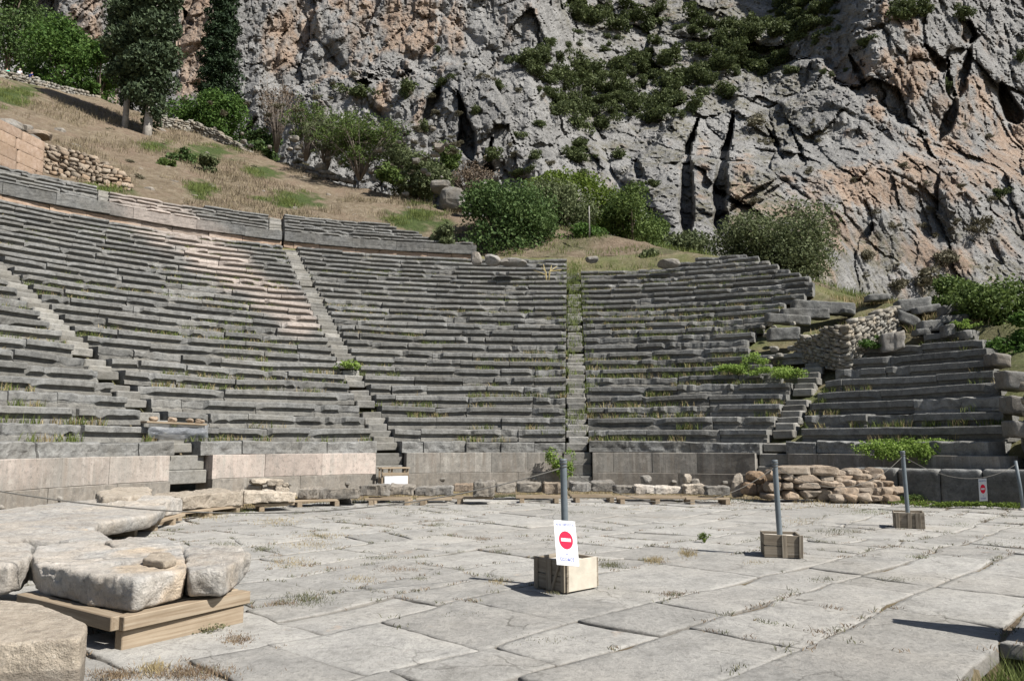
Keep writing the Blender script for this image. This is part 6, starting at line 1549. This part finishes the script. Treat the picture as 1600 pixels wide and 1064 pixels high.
# mats of weed on the paving (u, v, spread u, spread v in photo pixels, blades, height, material)
MATS = [(480, 938, 34, 10, 420, .07, 'weed'), (440, 945, 22, 5, 160, .05, 'weed red'), (320, 978, 16, 7, 420, .10, 'weed'), (370, 1000, 22, 8, 260, .05, 'weed red'), (455, 880, 30, 8, 260, .06, 'grass dry'), (480, 852, 40, 6, 330, .07, 'grass dry'), (500, 838, 40, 4, 300, .07, 'grass dry'), (350, 852, 26, 4, 200, .07, 'weed'), (410, 858, 14, 4, 140, .07, 'weed'), (430, 815, 40, 6, 320, .09, 'grass dry'), (330, 806, 20, 6, 260, .14, 'grass dry'), (380, 800, 14, 4, 200, .14, 'grass green'),
        (560, 905, 20, 5, 140, .05, 'grass dry'), (620, 890, 28, 4, 200, .05, 'weed red'), (655, 905, 14, 3, 90, .05, 'weed'), (752, 842, 14, 3, 130, .06, 'weed red'), (780, 862, 12, 2, 100, .06, 'weed'), (685, 820, 16, 3, 160, .06, 'weed'), (780, 910, 14, 4, 120, .06, 'grass dry'), (955, 884, 16, 4, 220, .07, 'weed'), (1022, 876, 14, 4, 220, .08, 'grass dry'), (1075, 866, 14, 5, 220, .09, 'grass dry'), (1050, 928, 18, 3, 160, .03, 'weed red'), (1250, 815, 30, 5, 240, .06, 'grass dry'), (1310, 830, 30, 4, 260, .06, 'weed'), (1180, 880, 20, 3, 130, .05, 'grass dry'),
        (590, 872, 30, 3, 150, .05, 'weed'), (900, 800, 60, 3, 300, .05, 'weed'), (1000, 795, 60, 3, 300, .05, 'grass dry'), (1150, 790, 50, 4, 300, .06, 'weed red'), (680, 800, 60, 3, 260, .05, 'weed'), (300, 1052, 60, 10, 700, .06, 'weed red'), (180, 1055, 40, 8, 320, .06, 'weed red'), (240, 1045, 20, 8, 200, .07, 'grass dry'), (1290, 905, 26, 3, 120, .03, 'weed'), (1440, 870, 20, 3, 110, .03, 'grass green'), (1400, 905, 30, 4, 130, .03, 'weed'), (1360, 800, 40, 4, 300, .07, 'grass green'), (1240, 792, 30, 3, 240, .07, 'grass dry'), (1560, 850, 30, 4, 160, .03, 'weed'), (1200, 975, 14, 3, 60, .025, 'grass green'), (1500, 820, 20, 4, 120, .04, 'grass green'), (720, 960, 30, 4, 60, .025, 'weed'), (860, 1000, 40, 8, 70, .02, 'weed')]
acc = {}
for u, v, su, sv, nb_, h_, mt in MATS:
    for i in range(int(nb_ * 1.3)):
        q = onz(u + rng.normal() * su * .6, v + rng.normal() * sv * .6); acc.setdefault(mt, []).append((*q[:2], 0.0, h_))
for mt, L in acc.items():
    L = np.array(L); P = L[:, :3] + np.array([0, 0, .002]); V, fs = blades(P, 1.0, .0035, rng, 1.3, .5)
    V = V.reshape(-1, 5, 3); V = P[:, None] + (V - P[:, None]) * np.array([1, 1, 1]) * np.where(np.arange(5)[None, :, None] < 2, 1.0, L[:, 3][:, None, None]); mb = MB(); mb.add(V.reshape(-1, 3), fs)
    obj('ground_weeds', mb.mesh('ground_weeds'), M[mt], None, {'weed': 'grey green weed mats spread over the paving', 'weed red': 'reddish dry weed mats spread over the paving', 'grass dry': 'straw coloured dry grass mats on the paving', 'grass green': 'fresh green weed mats on the paving'}[mt], 'weeds', None, 'stuff')
# strip behind and in front of the rim stones
an = rng.uniform(radians(-62), radians(80), 2600); rr_ = rng.uniform(7.4, 11.2, 2600); keep = fbm(P3(an * 14, rr_ * 1.4, 1), 3, 183) > -.1
P = pol(an[keep], rr_[keep], -.05); grass_obj('rim_grass', clump(P, 4, .05, rng), .13, .006, 'grass dry', rng, .9, label='dry grass growing round the rim stones', cat='grass', kind='stuff')
an = rng.uniform(radians(-40), radians(50), 900); P = pol(an, 7.55 + .35 * rng.normal(size=900), 0); keep = fbm(P3(an * 16, rr_[:900], 4), 3, 184) > .0
grass_obj('rim_weeds', clump(P[keep], 6, .06, rng), .08, .005, 'weed', rng, 1.0, .2, label='grey green weeds along the front of the rim stones', cat='weeds', kind='stuff')
# tufts in the seating
pts_g, pts_d = [], []
r_ = random.Random(77)
for (wi, k, lo, hi, r, z) in WEDGE_ROWS:
    L = (hi - lo) * r; n_ = int(L * (15 if wi == 3 else 10))
    a_ = rng.uniform(lo, hi, n_); msk = fbm(P3(a_ * r * .45, k * .8, wi * 7.3), 3, 185) > (.10 if wi != 3 else -.02)
    q = pol(a_[msk], r + .10 - rng.uniform(0, .22, msk.sum()), z - DZ + .0)
    for p_ in q: (pts_g if r_.random() < .62 else pts_d).append(p_)
grass_obj('seat_weeds', clump(np.array(pts_g), 9, .07, rng), .22, .010, 'grass green', rng, .8, label='green grass tufts growing between the stone rows', cat='grass', kind='stuff')
grass_obj('seat_dry_grass', clump(np.array(pts_d), 8, .07, rng), .20, .010, 'grass dry', rng, .8, label='dry grass tufts growing between the stone rows', cat='grass', kind='stuff')
# gap on the right, stair edges
pts = []
for i in range(2600):
    u, v = r_.uniform(1120, 1560), r_.uniform(440, 600); p_ = onbank(u, v, -.28) if False else None
an = rng.uniform(radians(-66), radians(-33), 5200); rr_ = rng.uniform(RS + 6.6, 33, 5200); P = pol(an, rr_, 0); P[:, 2] = ground_z(P[:, 0], P[:, 1]); u, v = proj(P[:, 0], P[:, 1], P[:, 2])
keep = (u > np.interp(v, R_BOUND_V, R_BOUND_U) - 5) & (fbm(P * .8, 3, 186) > -.15)
grass_obj('ruin_grass', clump(P[keep], 6, .12, rng), .26, .012, 'grass dry', rng, .7, label='yellow dry grass covering the ruined right side', cat='grass', kind='stuff')
grass_obj('ruin_green_grass', clump(P[keep][::3], 6, .14, rng), .24, .012, 'grass green', rng, .7, label='green grass covering the ruined right side', cat='grass', kind='stuff')
P = []
for i in range(700):
    f = r_.random(); k = f * 25; r = RS + DR * k; p_ = pol(A[0] + r_.gauss(0, .45) / r * .8, r + r_.uniform(-.2, .3), ZS + DZ * k - .22 + r_.uniform(-.1, .05))
    if abs(fbm(np.array([[k * 1.3, 0, 5.0]]), 2, 187)[0]) < .35 or k > 12: P.append(p_)
grass_obj('stair_grass', clump(np.array(P), 8, .08, rng), .2, .009, 'grass green', rng, .7, label='grass growing on the steps of the central stairway', cat='grass', kind='stuff')
# dry slope
an = rng.uniform(radians(-8), radians(62), 30000); rr_ = rng.uniform(RD + 4.6, 66, 30000); keep = (rr_ < np.interp(an, RIDGE_A, RIDGE_R) + 1.5); an, rr_ = an[keep], rr_[keep]
P = pol(an, rr_, 0); P[:, 2] = ground_z(P[:, 0], P[:, 1]) + .35 * fbm(np.column_stack([P[:, :2], ground_z(P[:, 0], P[:, 1])]) * .28, 5, 63)
keep = fbm(P * .35, 4, 188) > .0; P = P[keep]; u, v = proj(P[:, 0], P[:, 1], P[:, 2]); gm = green_mask(u, v, P) > .5
grass_obj('slope_grass', clump(P[~gm], 3, .12, rng), .34, .018, 'grass slope', rng, .8, label='dry grass covering the slope above the seats', cat='grass', kind='stuff')
grass_obj('slope_green_grass', clump(P[gm], 12, .2, rng), .26, .016, 'grass green', rng, .8, label='green grass patches on the dry slope', cat='grass', kind='stuff')
an = rng.uniform(radians(-40), radians(4), 5000); rr_ = rng.uniform(RD - 1, 48, 5000); P = pol(an, rr_, 0); P[:, 2] = ground_z(P[:, 0], P[:, 1])
grass_obj('brow_grass', clump(P[fbm(P * .6, 3, 189) > 0], 4, .15, rng), .3, .015, 'grass green', rng, .8, label='green grass on the brow behind the middle rows', cat='grass', kind='stuff')
# distinct plants
def plant(name, label, P, half, n_, size, mat, seed, cat='plant', group=None, asp=.6, stems=0):
    rg = np.random.default_rng(seed); rr = random.Random(seed); blobs = [((P[0] + rr.gauss(0, .45) * half[0], P[1] + rr.gauss(0, .4) * half[1], P[2] + half[2] * rr.uniform(.3, 1.2)), (half[0] * .5, half[1] * .5, half[2] * .5)) for _ in range(9)]
    n_ = int(n_ * 2.2); size = size * 0.62
    Q, d = crown_pts(blobs, n_, rg, .6, .35, 4.0); V, q = leaves_vf(Q, size, rg, d * .4 + np.array([0, 0, .4]), asp)
    return obj(name, mesh_np(name, V, q), M[mat], None, label, cat, group, None, np.asarray(P, float))
P = pol(A[0] + .062, R0 - .06, .35); P = aty(873, 748, 25.3); plant('hanging_bush', 'bright green bush hanging over the podium behind the front post', P, (.5, .3, .62), 2400, .055, 'vine', 1301)
P = onbank(545, 578, -.1); plant('grass_clump', 'bright green clump on the stairway left of centre', P, (.6, .4, .25), 900, .07, 'vine', 1302)
for i, (u, v, wx, hz, n_) in enumerate([(1405, 722, 1.15, .45, 3200), (1430, 700, 1.3, .16, 1600)]):
    P = aty(u, v, [20.5, 20.8][i]); plant('vine', ['bright green creeper draped over the podium behind the low wall', 'low green creeper topping the base course above the other creeper'][i], P, (wx, .3, hz), n_, .05, 'vine', 1310 + i)
for i, (u, v, wx, hz, n_, mt) in enumerate([(1140, 584, .9, .22, 1000, 'vine'), (1185, 588, .8, .22, 900, 'vine'), (1240, 592, .8, .22, 900, 'vine'), (1350, 548, .5, .25, 600, 'leaf bright'), (1375, 540, .4, .2, 350, 'leaf bright'), (1170, 575, .4, .35, 500, 'vine'), (1500, 516, .35, .2, 300, 'vine')]):
    P = onbank(u, v, -.15); plant('creeper', ['green creeper over the broken rows at the right, left patch', 'green creeper over the broken rows at the right, middle patch', 'green creeper over the broken rows at the right, right patch', 'dark green weed bush at the foot of the rubble wall', 'small green weed bush right of the rubble wall foot', 'taller green creeper tuft in the broken rows', 'green tuft among the stepped end blocks'][i], P - np.array([0, .5, 0]), (wx, .4, hz), n_, .06, mt, 1320 + i)
plant('ground_cover', 'yellow green ground cover at the foot of the low wall', onz(1520, 794), (1.3, .35, .10), 2200, .035, 'leaf pine', 1340)
plant('ground_cover', 'green weeds at the left foot of the low wall', onz(1420, 785), (.5, .3, .15), 700, .035, 'leaf mid', 1341)
P = onz(1103, 848); plant('flowering_weed', 'small yellow flowered weed on the paving between first and second post', P, (.11, .11, .10), 420, .022, 'leaf pine', 1342)
P = onz(322, 985); plant('weed_clump', 'grey green weed clump at the corner of the timber frame', P, (.24, .16, .05), 420, .018, 'weed', 1343)
# straw yellow dried stalks standing in the upper middle rows
Pk = on_ring(855, RS + DR * 20.4, ZS + DZ * 20); P = pol(Pk, RS + DR * 20.5, ZS + DZ * 19.9); mb = MB()
for dx, dz, dx2, dz2 in ((-.08, .55, -.2, 1.05), (.12, .6, .55, .95), (-.08, .45, -.75, .72), (.14, .5, .25, 1.0), (-.06, .6, -.32, .9), (.12, .62, .8, .75)):
    V, fs = tube_vf([P + [dx * .4, 0, -.1], P + [dx, 0, dz], P + [dx2, .1, dz2]], [.035, .03, .015], 6); mb.add(V, fs)
obj('dried_stalks', mb.mesh('dried_stalks', True), plain_mat('straw yellow stalk', (.36, .30, .15), .85, .3), None, 'straw yellow dried forked stalks standing in the upper middle rows', 'plant', None, None, P)
# pit at the lower right corner: grass in it, and an added stone out of view that throws the wedge of shade
an = rng.uniform(0, 1, 1400); P = np.column_stack([3.0 + rng.uniform(-.1, 1.4, 1400), 4.5 + rng.uniform(0, 1.5, 1400), np.full(1400, -.52)]); P = P[inpoly(P[:, 0], P[:, 1], PIT)]
grass_obj('pit_grass', clump(P, 4, .05, rng), .42, .006, 'grass green', rng, .6, label='long grass growing in the pit at the lower right corner', cat='grass', kind='stuff')

# unseen tapered stone added past the right edge, shaped to shadow the corner slabs
V, fs = slab_vf([(4.06, 5.92), (4.62, 5.45), (4.94, 5.98), (4.30, 6.50)], 0.0, 1.42, 0.04, 0.03, 990, 0.06)
f = np.clip(V[:, 2] / 1.42, 0, 1); V[:, :2] = np.array([4.30, 6.16]) + (V[:, :2] - np.array([4.30, 6.16])) * (1 - 0.70 * f)[:, None]
mb = MB(); mb.add(V, fs, [.5, 0, .2]); obj('shadow_stone', mb.mesh('shadow_stone', True), M['greyrock'], None, 'added tapered stone out of view past the right edge, casting the corner shadow', 'stone', None, None, V.mean(0))

# small dry tufts of bush on the slope
r_ = random.Random(91)
for i in range(85):
    u, v = r_.uniform(40, 720), r_.uniform(140, 335); P = onbank(u, v, -0.28); rr0 = math.hypot(P[0] - CX, P[1] - CY)
    if rr0 < RD + 6.5 or rr0 > 62: continue
    o = bpy.data.objects.new('dry_tuft', r_.choice(protos_d)); COL.objects.link(o); k = r_.uniform(.2, .6)
    o.location = P; o.scale = (k * 1.2, k, k * .8); o.rotation_euler = (0, 0, r_.random() * 6.28)
    tag(o, 'small grey brown dry tuft of bush on the slope above the seats', 'bush', 'dry tufts on the slope')
